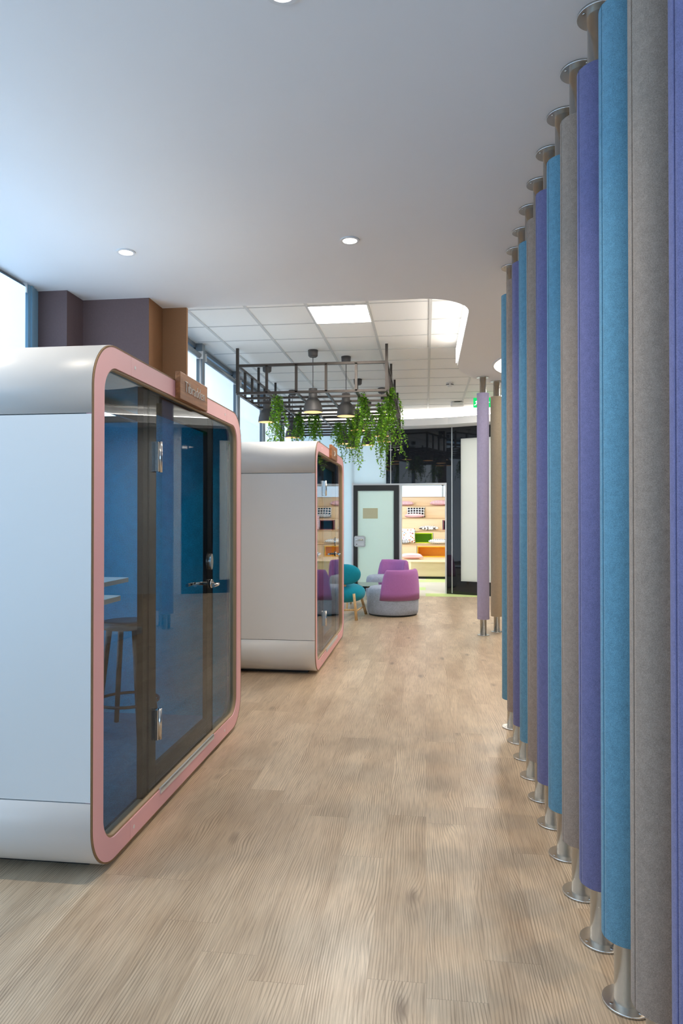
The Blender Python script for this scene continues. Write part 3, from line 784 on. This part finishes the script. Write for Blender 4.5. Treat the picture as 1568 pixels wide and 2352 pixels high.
    MB().tube([(D - 0.07, 0.485, hz), (D - 0.115, 0.485, hz), (D - 0.130, 0.475, hz), (D - 0.134, 0.45, hz), (D - 0.134, 0.365, hz)], 0.0105, 14).build('handle', M['chrome'], dr)
    # steel threshold
    MB().box(D - 0.06, D + 0.006, -0.40, 0.47, Z0 - .004, Z0 + .008).box(D + 0.002, D + 0.006, -0.40, 0.47, Z0 - .02, Z0 + .008).build('threshold', M['strip'], t)
    # interior: ceiling lamp, desks, socket rail
    cl = MB().strip(rrect(-0.46, 0.17, -0.85, 0.35, 0.05, 5), rrect(-0.43, 0.14, -0.82, 0.32, 0.03, 5), 2.075, 2.115, 'z', smooth=False).box(-0.44, 0.15, -0.83, 0.33, 2.112, 2.125)
    cl = cl.box(-0.2, -0.1, -0.3, -0.2, 2.12, H1 - 0.065).build('ceiling_unit', M['black'], t)
    MB().box(-0.42, 0.13, -0.81, 0.14, 2.085, 2.092).build('lamp_panel', emit('pod_lamp', (0.55, 0.82, 1.0), 3.2), cl)
    MB().prism(rrect(-0.55, 0.33, -1.03, -0.245, 0.03, 5), 1.045, 1.07).build('desk', M['desk'], t)
    MB().prism(rrect(-0.55, 0.17, -0.16, 0.205, 0.03, 5), 1.10, 1.125).build('shelf', M['desk'], t)
    MB().box(-0.545, -0.53, -0.6, 0.9, 0.20, 0.24).build('air_grille', M['grille'], t)
    MB().box(-0.548, -0.546, -0.9, 0.95, 0.55, 0.553).build('felt_joint', M['black'], t)
    return t

def name_plate(pod, y0, y1, z0, z1, text):
    D = 0.6
    p = MB().box(D + 0.002, D + 0.030, y0, y1, z0, z1).build('name_plate', M['walnut'], pod, 0.003, 2)
    p['label'] = 'walnut name plate'
    if text:
        c = bpy.data.curves.new('lettering', 'FONT'); c.body = text; c.size = 0.088; c.extrude = 0.002; c.offset = -0.0020
        c.align_x = 'CENTER'; c.align_y = 'CENTER'
        tmp = bpy.data.objects.new('lettering', c); COL.objects.link(tmp)
        dg = bpy.context.evaluated_depsgraph_get()
        me = bpy.data.meshes.new_from_object(tmp.evaluated_get(dg))
        bpy.data.objects.remove(tmp)
        xs = [v.co.x for v in me.vertices]; k = 0.33 / (max(xs) - min(xs)); cx = (max(xs) + min(xs)) / 2
        for v in me.vertices: v.co.x = (v.co.x - cx) * k
        me.materials.append(M['letter'])
        o = bpy.data.objects.new('lettering', me); COL.objects.link(o)
    else:   # too small to read: a few pale strokes
        s = MB()
        for a, b in (((-.06, .02), (-.03, -.02)), ((-.03, -.02), (-.05, -.035)), ((-.01, .02), (.02, .02)), ((.02, .02), (.02, -.01)), ((.02, -.01), (-.01, -.01)), ((.04, .015), (.06, -.02)), ((-.01, -.01), (.02, -.035))):
            s.bar((a[0], a[1], 0), (b[0], b[1], 0), 0.006)
        o = s.build('lettering', M['letter'])
    o.parent = p
    # local x of the text -> +y of the pod, local y -> z, faces +x
    o.matrix_local = Matrix(((0, 0, 1, D + 0.0315), (1, 0, 0, (y0 + y1) / 2 + 0.005), (0, 1, 0, (z0 + z1) / 2 + 0.002), (0, 0, 0, 1)))

pod = make_pod()
pod.location = (-1.927, 3.706, 0); pod['label'] = 'white office phone booth with pink front in the left foreground'; pod['group'] = 'pink fronted phone booths'
pod2 = dup(pod, (-1.62, 7.40, 0), 0, 'second white phone booth with pink front, further down the corridor')
name_plate(pod, -0.205, 0.255, 2.118, 2.265, 'Tibradden')
name_plate(pod2, -0.205, 0.255, 2.118, 2.265, None)

# bar stool inside first pod
t = thing('bar_stool', 'black round bar stool standing inside the first booth', 'stool', (-1.93, 4.26, 0.105))
MB().lathe([(0.155, 0.66), (0.168, 0.665), (0.17, 0.69), (0.165, 0.705), (0.02, 0.70)], 36).build('seat', M['stool'], t)
for k in range(4):
    a = radians(45 + 90 * k)
    MB().tube([(0.12 * cos(a), 0.12 * sin(a), 0.665), (0.20 * cos(a), 0.20 * sin(a), 0.0)], [0.019, 0.016], 10).build('leg', M['stool'], t)
MB().tube([(0.195 * cos(2 * pi * k / 36), 0.195 * sin(2 * pi * k / 36), 0.19) for k in range(37)], 0.010, 8).build('foot_ring', M['stool'], t)

# ================================================================ FELT POLES
def make_pole(mat):
    t = thing('felt_pole', 'p', 'pole')
    n = 48; R = 0.0755; z0, z1 = 0.205, CEIL - 0.205
    sa = radians(196)
    prof = []
    for k in range(n):
        a = sa + 2 * pi * k / n
        prof.append((R * cos(a), R * sin(a)))
    # a pinched seam down the sleeve
    e = radians(1.6)
    pts = [((R - 0.009) * cos(sa), (R - 0.009) * sin(sa)), ((R + .0012) * cos(sa + e), (R + .0012) * sin(sa + e))]
    for k in range(1, n): pts.append((R * cos(sa + 2 * pi * k / n), R * sin(sa + 2 * pi * k / n)))
    pts.append(((R + .0012) * cos(sa - e), (R + .0012) * sin(sa - e)))
    fs = MB(); m = len(pts); b = []
    lev = [(z0, 0.97), (z0 + 0.003, 1.0), (z1 - 0.003, 1.0), (z1, 0.97)]
    fs.add([(x * s, y * s, z) for z, s in lev for x, y in pts], [])
    for i in range(3):
        for k in range(m):
            l = (k + 1) % m; fs.f.append([i * m + k, i * m + l, (i + 1) * m + l, (i + 1) * m + k]); fs.sm.append(k not in (0, m - 1))
    fs.f.append(list(range(m))[::-1]); fs.sm.append(False); fs.f.append([3 * m + k for k in range(m)]); fs.sm.append(False)
    fs.build('felt_sleeve', mat, t)
    MB().lathe([(0.040, 0.004), (0.040, CEIL - 0.004)], 32).build('pipe', M['steel'], t)
    for nm, za, zb in (('base_plate', 0.0, 0.008), ('ceiling_plate', CEIL - 0.008, CEIL)):
        p = MB().lathe([(0.0755, za + .001), (0.0755, zb - .001), (0.0745, zb)] if za == 0 else [(0.0745, za), (0.0755, za + .001), (0.0755, zb)], 40).build(nm, M['steel'], t)
        for k in range(4):
            a = radians(20 + 90 * k)
            zz = zb if za == 0 else za
            s = MB().lathe([(0.0055, -0.002), (0.0055, 0.0015)], 10, (0.058 * cos(a), 0.058 * sin(a), zz)); s.build('screw', M['chrome'], p)
    return t
order = ['purple', 'grey', 'blue', 'purple', 'grey', 'blue', 'purple', 'grey', 'blue', 'purple', 'grey', 'blue']
order = ['purple', 'grey', 'blue', 'purple', 'grey', 'blue', 'purple', 'grey', 'blue', 'purple', 'grey', 'blue']
nth = ['nearest', 'second nearest', 'third nearest', 'farthest']
cname = {'purple': 'purple', 'grey': 'taupe grey', 'blue': 'blue'}
protos, cnt = {}, {}
for k, c in enumerate(order):
    y = 2.19 + 0.3068 * (k - 2)
    i = cnt.get(c, 0); cnt[c] = i + 1
    lab = '%s %s felt-wrapped steel pole in the screen row along the corridor' % (nth[i], cname[c])
    if c not in protos:
        protos[c] = o = make_pole(M['felt_' + c]); o['label'] = lab; o['group'] = 'row of felt wrapped poles'; o.location = (0.612, y, 0)
    else:
        dup(protos[c], (0.612, y, 0), radians(random.uniform(-6, 6)), lab, 'row of felt wrapped poles')
o = make_pole(M['felt_lilac']); o.location = (0.722, 8.79, 0); o['label'] = 'lilac felt-wrapped pole standing apart at the end of the corridor'; o.rotation_euler.z = 2.2
o = make_pole(M['felt_beige']); o.location = (0.918, 9.07, 0); o['label'] = 'beige felt-wrapped pole beside the lilac one'; o.rotation_euler.z = 0.15

# ================================================================ HANGING FRAME
X0, X1, YF, YK, ZL, ZU = -2.275, -0.457, 8.1, 12.35, 3.0, 3.335
t = thing('hanging_frame', 'dark steel grid frame hanging from the tile ceiling', 'frame', (0, 0, 0))
w = 0.030
fxs = [X0 + (X1 - X0) * k / 5 for k in range(6)]
for nm, a, b in (('upper_rail', (X0, YF, ZU), (X1, YF, ZU)), ('lower_rail', (X0, YF, ZL), (X1, YF, ZL)), ('upper_rail', (X0, YF, ZU), (X0, YK, ZU)), ('lower_rail', (X0, YF, ZL), (X0, YK, ZL)),
                 ('upper_rail', (X1, YF, ZU), (X1, YK, ZU)), ('lower_rail', (X1, YF, ZL), (X1, YK, ZL)), ('lower_rail', (X0, YK, ZL), (X1, YK, ZL)), ('upper_rail', (X0, YK, ZU), (X1, YK, ZU))):
    MB().bar(a, b, w).build(nm, M['frame_steel'], t)
for x in fxs[1:-1]:
    MB().bar((x, YF, ZL), (x, YK, ZL), w * 0.9).build('long_bar', M['frame_steel'], t)
    MB().bar((x, YF, ZL), (x, YF, ZU), w).build('upright', M['frame_steel'], t)
nb = 12
for k in range(1, nb):
    y = YF + (YK - YF) * k / nb
    MB().bar((X0, y, ZL), (X1, y, ZL), w * 0.9).build('cross_bar', M['frame_steel'], t)
    for x in (X0, X1):
        MB().bar((x, y, ZL), (x, y, ZU if k % 3 else TILE), w).build('upright' if k % 3 else 'hanger', M['frame_steel'], t)
for x in (X0, X1):
    for y in (YF, YK):
        MB().bar((x, y, ZL), (x, y, TILE), w * 1.1).build('hanger', M['frame_steel'], t)

# ================================================================ PENDANT LAMPS
def make_pendant():
    t = thing('pendant_lamp', 'p', 'lamp')
    z = 2.785 - TILE     # rim below ceiling
    MB().lathe([(0.042, -0.085), (0.058, -0.070), (0.062, 0.0)], 28).build('ceiling_cup', M['lamp'], t)
    MB().tube([(0, 0, -0.08), (0, 0, z + 0.29)], 0.004, 8).build('cord', M['cord'], t)
    prof = [(0.050, 0.292), (0.053, 0.288), (0.053, 0.185), (0.056, 0.175), (0.080, 0.150), (0.100, 0.110), (0.113, 0.06), (0.118, 0.02), (0.119, 0.0), (0.114, 0.0), (0.109, 0.06), (0.095, 0.11), (0.075, 0.145), (0.02, 0.155)]
    MB().lathe([(r, z + h) for r, h in prof], 36, cap0=True, cap1=True).build('shade', M['lamp'], t)
    MB().lathe([(0.1155, z + 0.001), (0.1155, z + 0.004)], 32).build('glowing_diffuser', M['bulb'], t)
    return t
pend = [(-1.376, 8.30, 'large grey pendant lamp, in the middle of the front pair'), (-1.01, 8.68, 'grey pendant lamp on the right of the front pair, above the second booth'),
        (-2.14, 9.09, 'leftmost grey pendant lamp, beside the hanging ivy'), (-2.14, 10.88, 'grey pendant lamp low above the top of the second booth'),
        (-1.0, 10.12, 'grey pendant lamp half hidden by ivy, right of centre'), (-0.69, 10.86, 'grey pendant lamp on the right, in front of the black glass'),
        (-0.70, 11.67, 'grey pendant lamp just behind the right-hand one'), (-1.02, 12.15, 'small distant pendant lamp behind the longest ivy'),
        (-1.42, 11.9, 'small distant pendant lamp at the left of the ivy'), (-1.36, 12.6, 'farthest pendant lamp, lowest rim in the photo')]
p0 = None
for x, y, lab in pend:
    if p0 is None:
        p0 = make_pendant(); p0.location = (x, y, TILE); p0['label'] = lab; p0['group'] = 'grey pendant lamps'
    else: dup(p0, (x, y, TILE), 0, lab)

# ================================================================ TRAILING IVY
def ivy(x, y, z0, z1, w, dens, label, seed):
    rnd = random.Random(seed)
    t = thing('trailing_ivy', label, 'plant', (x, y, z0), 0, 'ivy hanging from the steel frame')
    stem, leaf = MB(), MB()
    def add_leaf(p, s):
        d = Vector((rnd.uniform(-1, 1), rnd.uniform(-1, 1), rnd.uniform(-0.9, 0.25))).normalized()
        sd = d.cross(Vector((0, 0, 1)) + Vector((rnd.uniform(-.6, .6), rnd.uniform(-.6, .6), 0))).normalized(); up = sd.cross(d)
        L = s; ww = s * 0.33
        a = p; m1 = p + d * L * 0.42 + sd * ww + up * 0.12 * L; m2 = p + d * L * 0.42 - sd * ww + up * 0.12 * L; mid = p + d * L * 0.45; e = p + d * L - up * 0.1 * L
        leaf.add([a, m1, e, m2, mid], [(0, 1, 4), (1, 2, 4), (2, 3, 4), (3, 0, 4)], True)
    ns = int(10 * dens)
    H = z0 - z1
    for q in range(ns):
        L = H * (1.0 if q < 2 else rnd.uniform(0.45, 0.98))
        p = Vector((rnd.uniform(-w, w), rnd.uniform(-w, w), rnd.uniform(-.03, .05)))
        v = Vector((rnd.uniform(-.3, .3), rnd.uniform(-.3, .3), 0)); path = [p.copy()]
        while -p.z < L:
            v *= 0.85; v += Vector((rnd.uniform(-.22, .22), rnd.uniform(-.22, .22), 0))
            p = p + Vector((v.x * 0.035, v.y * 0.035, -0.035)); path.append(p.copy())
            frac = -p.z / H
            for _ in range(4 if frac < 0.7 else 2): add_leaf(p, rnd.uniform(0.027, 0.047))
        if len(path) > 1: stem.tube(path, 0.0022, 4)
    stem.build('stems', M['stem'], t); leaf.build('leaves', M['leaf'], t)
ivy(-0.44, 8.50, 3.10, 2.19, 0.040, 1.6, 'long dense ivy at the right corner of the hanging frame', 1)
ivy(-0.79, 8.45, 3.02, 2.12, 0.055, 1.5, 'bushy ivy right of the front pendant lamps', 2)
ivy(-0.60, 9.163, 3.01, 2.06, 0.055, 1.1, 'thin ivy strands dangling lowest of all the plants', 3)
ivy(-1.06, 10.0, 3.02, 2.30, 0.085, 1.8, 'ivy lit yellow by a lamp, above the corner of the second booth', 4)
ivy(-1.36, 10.7, 3.02, 2.40, 0.06, 1.2, 'small dark ivy behind the name plate of the second booth', 5)
ivy(-1.62, 9.9, 3.02, 2.50, 0.07, 1.5, 'ivy directly behind the middle pendant lamp', 6)
ivy(-1.82, 9.9, 3.02, 2.50, 0.065, 1.3, 'dark ivy left of the middle pendant lamp', 7)
ivy(-1.84, 8.35, 3.0, 2.42, 0.045, 1.1, 'leftmost ivy, hanging in front of the leftmost lamp', 8)
ivy(-2.25, 10.3, 2.95, 2.45, 0.05, 0.9, 'small ivy against the window blinds', 9)

# ================================================================ SEATING GROUP
def tub_chair(loc, rz, label):
    """origin on the floor; the backrest is centred on local angle 0 (+x), the sitter faces -x"""
    t = thing('tub_chair', label, 'armchair', loc, rz, 'purple and grey tub chairs')
    MB().lathe([(0.36, 0.0), (0.37, 0.006), (0.37, 0.022)], 48).build('plinth', M['black'], t)
    MB().lathe([(0.375, 0.022), (0.388, 0.035), (0.396, 0.10), (0.398, 0.22), (0.392, 0.34), (0.378, 0.395), (0.345, 0.422), (0.20, 0.432), (0.02, 0.434)], 64).build('seat', M['chair_grey'], t)
    # wrapped backrest: outer skin from z .25 to .70, thick rounded top
    R1, R0 = 0.408, 0.290
    nz, na = 14, 28
    b = MB(); rows = []
    loop = []
    sect = [(R1, 0.245), (R1 + .002, 0.35), (R1 - .006, 0.50), (R1 - .018, 0.62), (R1 - .030, 0.675), (R1 - .050, 0.698), (R0 + .045, 0.700), (R0 + .020, 0.685), (R0 + .008, 0.64), (R0, 0.54), (R0 - .01, 0.40), (R1 - 0.02, 0.30)]
    m = len(sect)
    for k in range(na + 1):
        u = k / na * 2 - 1
        row = []
        for r, z in sect:
            half = radians(72 - 9 * (z - 0.25) / 0.45)
            # rounded end edges
            edge = min(1.0, (1 - abs(u)) / 0.10)
            zz = z
            if z > 0.5: zz = z - (1 - math.sqrt(1 - (1 - edge) ** 2)) * 0.055 * (z - 0.5) / 0.2
            rm = (R0 + R1) / 2
            sh = 1 - 0.45 * (1 - math.sqrt(1 - (1 - edge) ** 2))
            rr = rm + (r - rm) * sh if r < rm else r - (1 - sh) * 0.02
            row.append((rr * cos(half * u), rr * sin(half * u), zz))
        b.add(row, [])
    for k in range(na):
        for j in range(m):
            l = (j + 1) % m
            b.f.append([k * m + j, k * m + l, (k + 1) * m + l, (k + 1) * m + j]); b.sm.append(True)
    b.f.append(list(range(m))); b.sm.append(False); b.f.append([na * m + j for j in range(m)][::-1]); b.sm.append(False)
    b.build('backrest', M['chair_purple'], t)
    return t
c1 = tub_chair((-0.505, 10.58, 0), radians(-45), 'nearest purple and grey tub chair, its back to the corridor')
dup(c1, (-0.70, 12.62, 0), radians(52), 'purple and grey tub chair behind the black table')
dup(c1, (-1.85, 12.3, 0), radians(115), 'purple and grey tub chair beyond the teal chair, mostly hidden')

def ellipsoid(mb, c, rx, ry, rz, p=2.4, nu=28, nv=16, rot=None):
    vs = []
    sg = lambda v, e: math.copysign(abs(v) ** e, v)
    e = 2 / p
    b = len(mb.v)
    for j in range(nv + 1):
        ph = -pi / 2 + pi * j / nv
        for i in range(nu):
            th = 2 * pi * i / nu
            q = Vector((rx * sg(cos(ph), e) * sg(cos(th), 1), ry * sg(cos(ph), e) * sg(sin(th), 1), rz * sg(sin(ph), e)))
            if rot is not None: q = rot @ q
            vs.append(tuple(q + Vector(c)))
    fs = []
    for j in range(nv):
        for i in range(nu):
            k = (i + 1) % nu
            fs.append((j * nu + i, j * nu + k, (j + 1) * nu + k, (j + 1) * nu + i))
    mb.add(vs, fs, True)
    return mb
t = thing('lounge_chair', 'teal lounge chair with round cushions and light wooden legs', 'chair', (-1.22, 10.12, 0), radians(8))
ellipsoid(MB(), (0, 0.06, 0.365), 0.335, 0.31, 0.145).build('seat', M['teal'], t)
ellipsoid(MB(), (0.02, -0.19, 0.655), 0.235, 0.085, 0.155, 2.2, rot=Matrix.Rotation(radians(12), 3, 'X')).build('backrest', M['teal'], t)
MB().tube([(0.02, -0.19, 0.62), (0.02, -0.17, 0.50), (0.02, -0.05, 0.40)], 0.02, 10).build('back_support', M['ash'], t)
for x0, y0, x1, y1, z0 in ((0.15, -0.26, 0.185, -0.315, 0.38), (0.255, 0.26, 0.36, 0.34, 0.36), (-0.15, -0.26, -0.185, -0.315, 0.38), (-0.255, 0.26, -0.36, 0.34, 0.36)):
    MB().tube([(x0, y0, z0), (x1, y1, 0.0)], [0.019, 0.022], 12).build('leg', M['ash'], t)
for s in (-1, 1):
    MB().tube([(s * 0.175, -0.30, 0.13), (s * 0.325, 0.31, 0.13)], 0.014, 10).build('stretcher', M['ash'], t)
MB().tube([(-0.175, -0.298, 0.15), (0.175, -0.298, 0.15)], 0.013, 10).build('stretcher', M['ash'], t)

t = thing('coffee_table', 'low glossy black glass table between the chairs', 'table', (-0.98, 11.42, 0))
MB().prism(rrect(-0.34, 0.34, -0.36, 0.36, 0.03, 5), 0.345, 0.372).build('top', M['table_gloss'], t)
for sx_ in (-1, 1):
    for sy_ in (-1, 1):
        MB().bar((sx_ * 0.30, sy_ * 0.30, 0), (sx_ * 0.28, sy_ * 0.28, 0.346), 0.03).build('leg', M['ash'], t)

# ================================================================ TIERED SEATING
t = thing('tiered_seating', 'birch plywood tiered seating seen through the doorway', 'seating', (0, 0, 0))
XA, XB = -2.2, 3.4
def riser(z0, z1, Y, holes):
    xs = XA; mb = MB()
    for a, b in holes:
        mb.box(xs, a - 0.02, Y, Y + 0.02, z0, z1); mb.box(a - 0.017, b + 0.017, Y, Y + 0.02, z1 - 0.055, z1); mb.box(a - 0.017, b + 0.017, Y, Y + 0.02, z0, z0 + 0.02)
        xs = b + 0.02
    mb.box(xs, XB, Y, Y + 0.02, z0, z1)
    mb.build('riser', M['birch'], t)
tiers = [(0.42, 0.78, 18.40, [(-0.22, 0.64)]), (0.78, 1.13, 18.80, [(-0.32, 0.19)]), (1.13, 1.48, 19.20, [(0.48, 0.90)]), (1.48, 1.83, 19.60, []), (1.83, 2.10, 20.0, [])]
for i, (z0, z1, Y, holes) in enumerate(tiers):
    riser(z0, z1, Y, holes)
    nxt = tiers[i + 1][2] if i < 4 else 20.4
    tr = MB().box(XA, XB, Y - 0.004, nxt + 0.01, z1 - 0.018, z1).build('tread', M['birch'], t)
    MB().box(XA, XB, Y - 0.010, Y - 0.004, z1 - 0.018, z1 - 0.001).build('tread_edge', M['birch_edge'], tr)
bench = [(-0.62, 16.95), (-0.36, 16.72), (XB, 16.72), (XB, 18.41), (-2.0, 18.41), (-0.62, 17.6)]
MB().prism(bench, 0.40, 0.42).build('bench_top', M['birch'], t)
bi = [(-0.60, 16.97), (-0.355, 16.74), (XB, 16.74), (XB, 18.40), (-1.98, 18.40), (-0.60, 17.62)]
MB().prism(bi, 0.06, 0.40).build('bench_front', M['birch'], t)
MB().prism([(x + (0.06 if x < 0 else 0), y + 0.05) for x, y in bi], 0.002, 0.06).build('kick_board', M['kick'], t)
MB().box(XA, XB, 18.45, 20.4, 0.002, 0.39).build('carcass', M['birch'], t)
for (a, b, z0, z1, Y, m_in, m_ed) in ((-0.22, 0.64, 0.44, 0.725, 18.40, 'amber', 'amber_edge'), (-0.32, 0.19, 0.80, 1.075, 18.80, 'lime_in', 'lime'), (0.48, 0.90, 1.15, 1.425, 19.20, 'maroon', 'maroon_edge')):
    c = MB().box(a, b, Y + 0.30, Y + 0.32, z0, z1).box(a, a + .01, Y + 0.01, Y + 0.31, z0, z1).box(b - .01, b, Y + 0.01, Y + .31, z0, z1).box(a, b, Y + 0.01, Y + .31, z0, z0 + .01).box(a, b, Y + 0.01, Y + .31, z1 - .01, z1).build('cubby', M[m_in], t)
    e = 0.022
    MB().box(a, a + e, Y - 0.006, Y + 0.03, z0, z1).box(b - e, b, Y - 0.006, Y + 0.03, z0, z1).box(a + e, b - e, Y - 0.006, Y + 0.03, z1 - e, z1).box(a + e, b - e, Y - 0.006, Y + 0.03, z0, z0 + e).build('cubby_edge', M[m_ed], c)

def cushion(x, y, z, wx, wy, th, mat, tilt, rz, label):
    n = 18; b = MB()
    top, bot = [], []
    for side in (1, -1):
        base = len(b.v)
        for j in range(n + 1):
            for i in range(n + 1):
                u, v = i / n * 2 - 1, j / n * 2 - 1
                h = max(0, (1 - u * u) * (1 - v * v)) ** 0.42 * th / 2
                pin = 1 - 0.07 * (1 - abs(u) ** 2) * abs(v) ** 3 ; pin2 = 1 - 0.07 * (1 - abs(v) ** 2) * abs(u) ** 3
                b.v.append((u * wx / 2 * pin2, v * wy / 2 * pin, side * h))
        for j in range(n):
            for i in range(n):
                q = [base + j * (n + 1) + i, base + j * (n + 1) + i + 1, base + (j + 1) * (n + 1) + i + 1, base + (j + 1) * (n + 1) + i]
                b.f.append(q if side > 0 else q[::-1]); b.sm.append(True)
    o = b.build('cushion', M[mat])
    bm = bmesh.new(); bm.from_mesh(o.data); bmesh.ops.remove_doubles(bm, verts=bm.verts, dist=0.0005); bmesh.ops.recalc_face_normals(bm, faces=bm.faces); bm.to_mesh(o.data); bm.free()
    for p in o.data.polygons: p.use_smooth = True
    up = (wy / 2) * abs(sin(tilt)) + (th / 2) * abs(cos(tilt))
    o.location = (x, y, z + up); o.rotation_euler = (tilt, 0, rz)
    tag(o, label, 'cushion', 'cushions on the tiered seating')
T = radians
cushion(-0.57, 19.78, 1.83, 0.46, 0.36, 0.13, 'c_pink_stripe', T(4), 0.05, 'pink striped cushion lying on the top tier, next to the door frame')
cushion(0.40, 19.78, 1.83, 0.56, 0.36, 0.15, 'c_pink_stripe', T(4), -0.04, 'larger pink striped cushion lying on the right of the top tier')
cushion(-0.27, 19.52, 1.48, 0.52, 0.30, 0.12, 'c_grid', T(72), 0.0, 'black and white grid cushion leaning on the second highest tier, left')
cushion(-0.32, 19.34, 1.48, 0.56, 0.28, 0.12, 'c_pink', T(3), 0.03, 'flat pink cushion in front of the grid cushion')
cushion(0.86, 19.52, 1.48, 0.52, 0.30, 0.12, 'c_grid', T(72), 0.0, 'black and white grid cushion cut off by the right door frame')
cushion(0.84, 19.34, 1.48, 0.50, 0.28, 0.12, 'c_grey_stripe', T(3), 0.0, 'grey striped cushion in front of the right-hand grid cushion')
cushion(0.09, 18.99, 1.13, 0.56, 0.32, 0.13, 'c_speckle', T(3), -0.05, 'white speckled cushion lying on the middle tier')
cushion(1.10, 19.08, 1.13, 0.42, 0.42, 0.13, 'c_pink', T(72), 0.0, 'pink cushion leaning on the middle tier, seen only in the booth glass')
cushion(-0.50, 18.68, 0.78, 0.46, 0.42, 0.13, 'c_picture', T(74), 0.0, 'cushion with small coloured pictures, beside the green cubby')
cushion(-0.66, 18.54, 0.78, 0.48, 0.26, 0.11, 'c_grey_stripe', T(3), 0.0, 'grey striped cushion lying before the picture cushion')
cushion(0.36, 18.59, 0.78, 0.58, 0.32, 0.13, 'c_dash', T(3), 0.04, 'white cushion with black dashes lying above the yellow cubby')
cushion(-0.36, 17.75, 0.42, 0.58, 0.46, 0.14, 'c_pink', T(3), 0.1, 'pale pink striped cushion lying on the lowest bench')
cushion(0.92, 18.0, 0.42, 0.46, 0.42, 0.15, 'c_grey_stripe', T(4), 0.0, 'grey striped cushion on the lowest bench, seen only in the booth glass')

# ================================================================ SMALL CEILING THINGS
t = thing('smoke_detector', 'round white smoke detector on the tile ceiling', 'smoke detector', (0.37, 10.55, TILE))
MB().lathe([(0.028, -0.062), (0.034, -0.055), (0.034, -0.045), (0.052, -0.040), (0.056, -0.018), (0.056, 0.0)], 32).build('housing', M['plastic'], t)
gr = MB()
for k in range(4):
    a0 = radians(90 * k + 12)
    pts = [(0.0545 * cos(a0 + radians(66) * j / 8), 0.0545 * sin(a0 + radians(66) * j / 8)) for j in range(9)]
    gr.strip([(x * 1.05, y * 1.05) for x, y in pts], pts, -0.036, -0.024, 'z', False)
gr.build('vent_slots', M['grille'], t)
t = thing('wireless_access_point', 'flat white box under the tile ceiling by the exit sign', 'ceiling box', (0.56, 12.3, TILE))
MB().prism(rrect(-0.115, 0.115, -0.1, 0.1, 0.03, 5), -0.075, -0.02).build('housing', M['plastic'], t, 0.006)
MB().box(-0.05, 0.05, -0.05, 0.05, -0.02, 0.0).build('bracket', M['grille'], t)

t = thing('exit_sign', 'green lit exit sign half hidden behind the lilac pole', 'sign', (0.945, 11.5, 3.475))
MB().box(-0.155, 0.155, -0.012, 0.012, -0.16, 0.0).build('light_box', M['exit_green'], t)
MB().tube([(-0.1, 0, 0), (-0.1, 0, TILE - 3.475)], 0.004, 6).tube([(0.1, 0, 0), (0.1, 0, TILE - 3.475)], 0.004, 6).build('suspension_wire', M['trim_white'], t)
pg = MB().box(0.02, 0.05, -0.0135, -0.012, -0.095, -0.065).prism([(0.05, -0.13), (0.11, -0.08), (0.05, -0.03)], -0.0135, -0.012, 'y')
pg.build('arrow', M['exit_white'], t)
rn = MB()
for a, b, ww in (((-.095, -.05), (-.10, -.095), .022), ((-.10, -.09), (-.125, -.12), .014), ((-.10, -.09), (-.075, -.115), .014), ((-.125, -.12), (-.145, -.12), .012), ((-.075, -.115), (-.085, -.145), .012), ((-.093, -.055), (-.065, -.075), .012), ((-.095, -.055), (-.125, -.07), .012)):
    d = Vector((b[0] - a[0], b[1] - a[1])); nn = Vector((-d.y, d.x)).normalized() * ww / 2
    rn.prism([(a[0] + nn.x, a[1] + nn.y), (b[0] + nn.x, b[1] + nn.y), (b[0] - nn.x, b[1] - nn.y), (a[0] - nn.x, a[1] - nn.y)], -0.0135, -0.012, 'y')
rn.prism([(-.087 + .013 * cos(2 * pi * k / 14), -.032 + .013 * sin(2 * pi * k / 14)) for k in range(14)], -0.0135, -0.012, 'y')
rn.build('running_figure', M['exit_white'], t)

o = MB().prism([(0.915, 8.42), (1.03, 7.55), (2.2, 7.55), (2.2, 8.42)], 0.0, 0.085).build('low_platform', M['trim_white'], None, 0.004)
tag(o, 'low white platform on the floor behind the felt poles', 'platform')
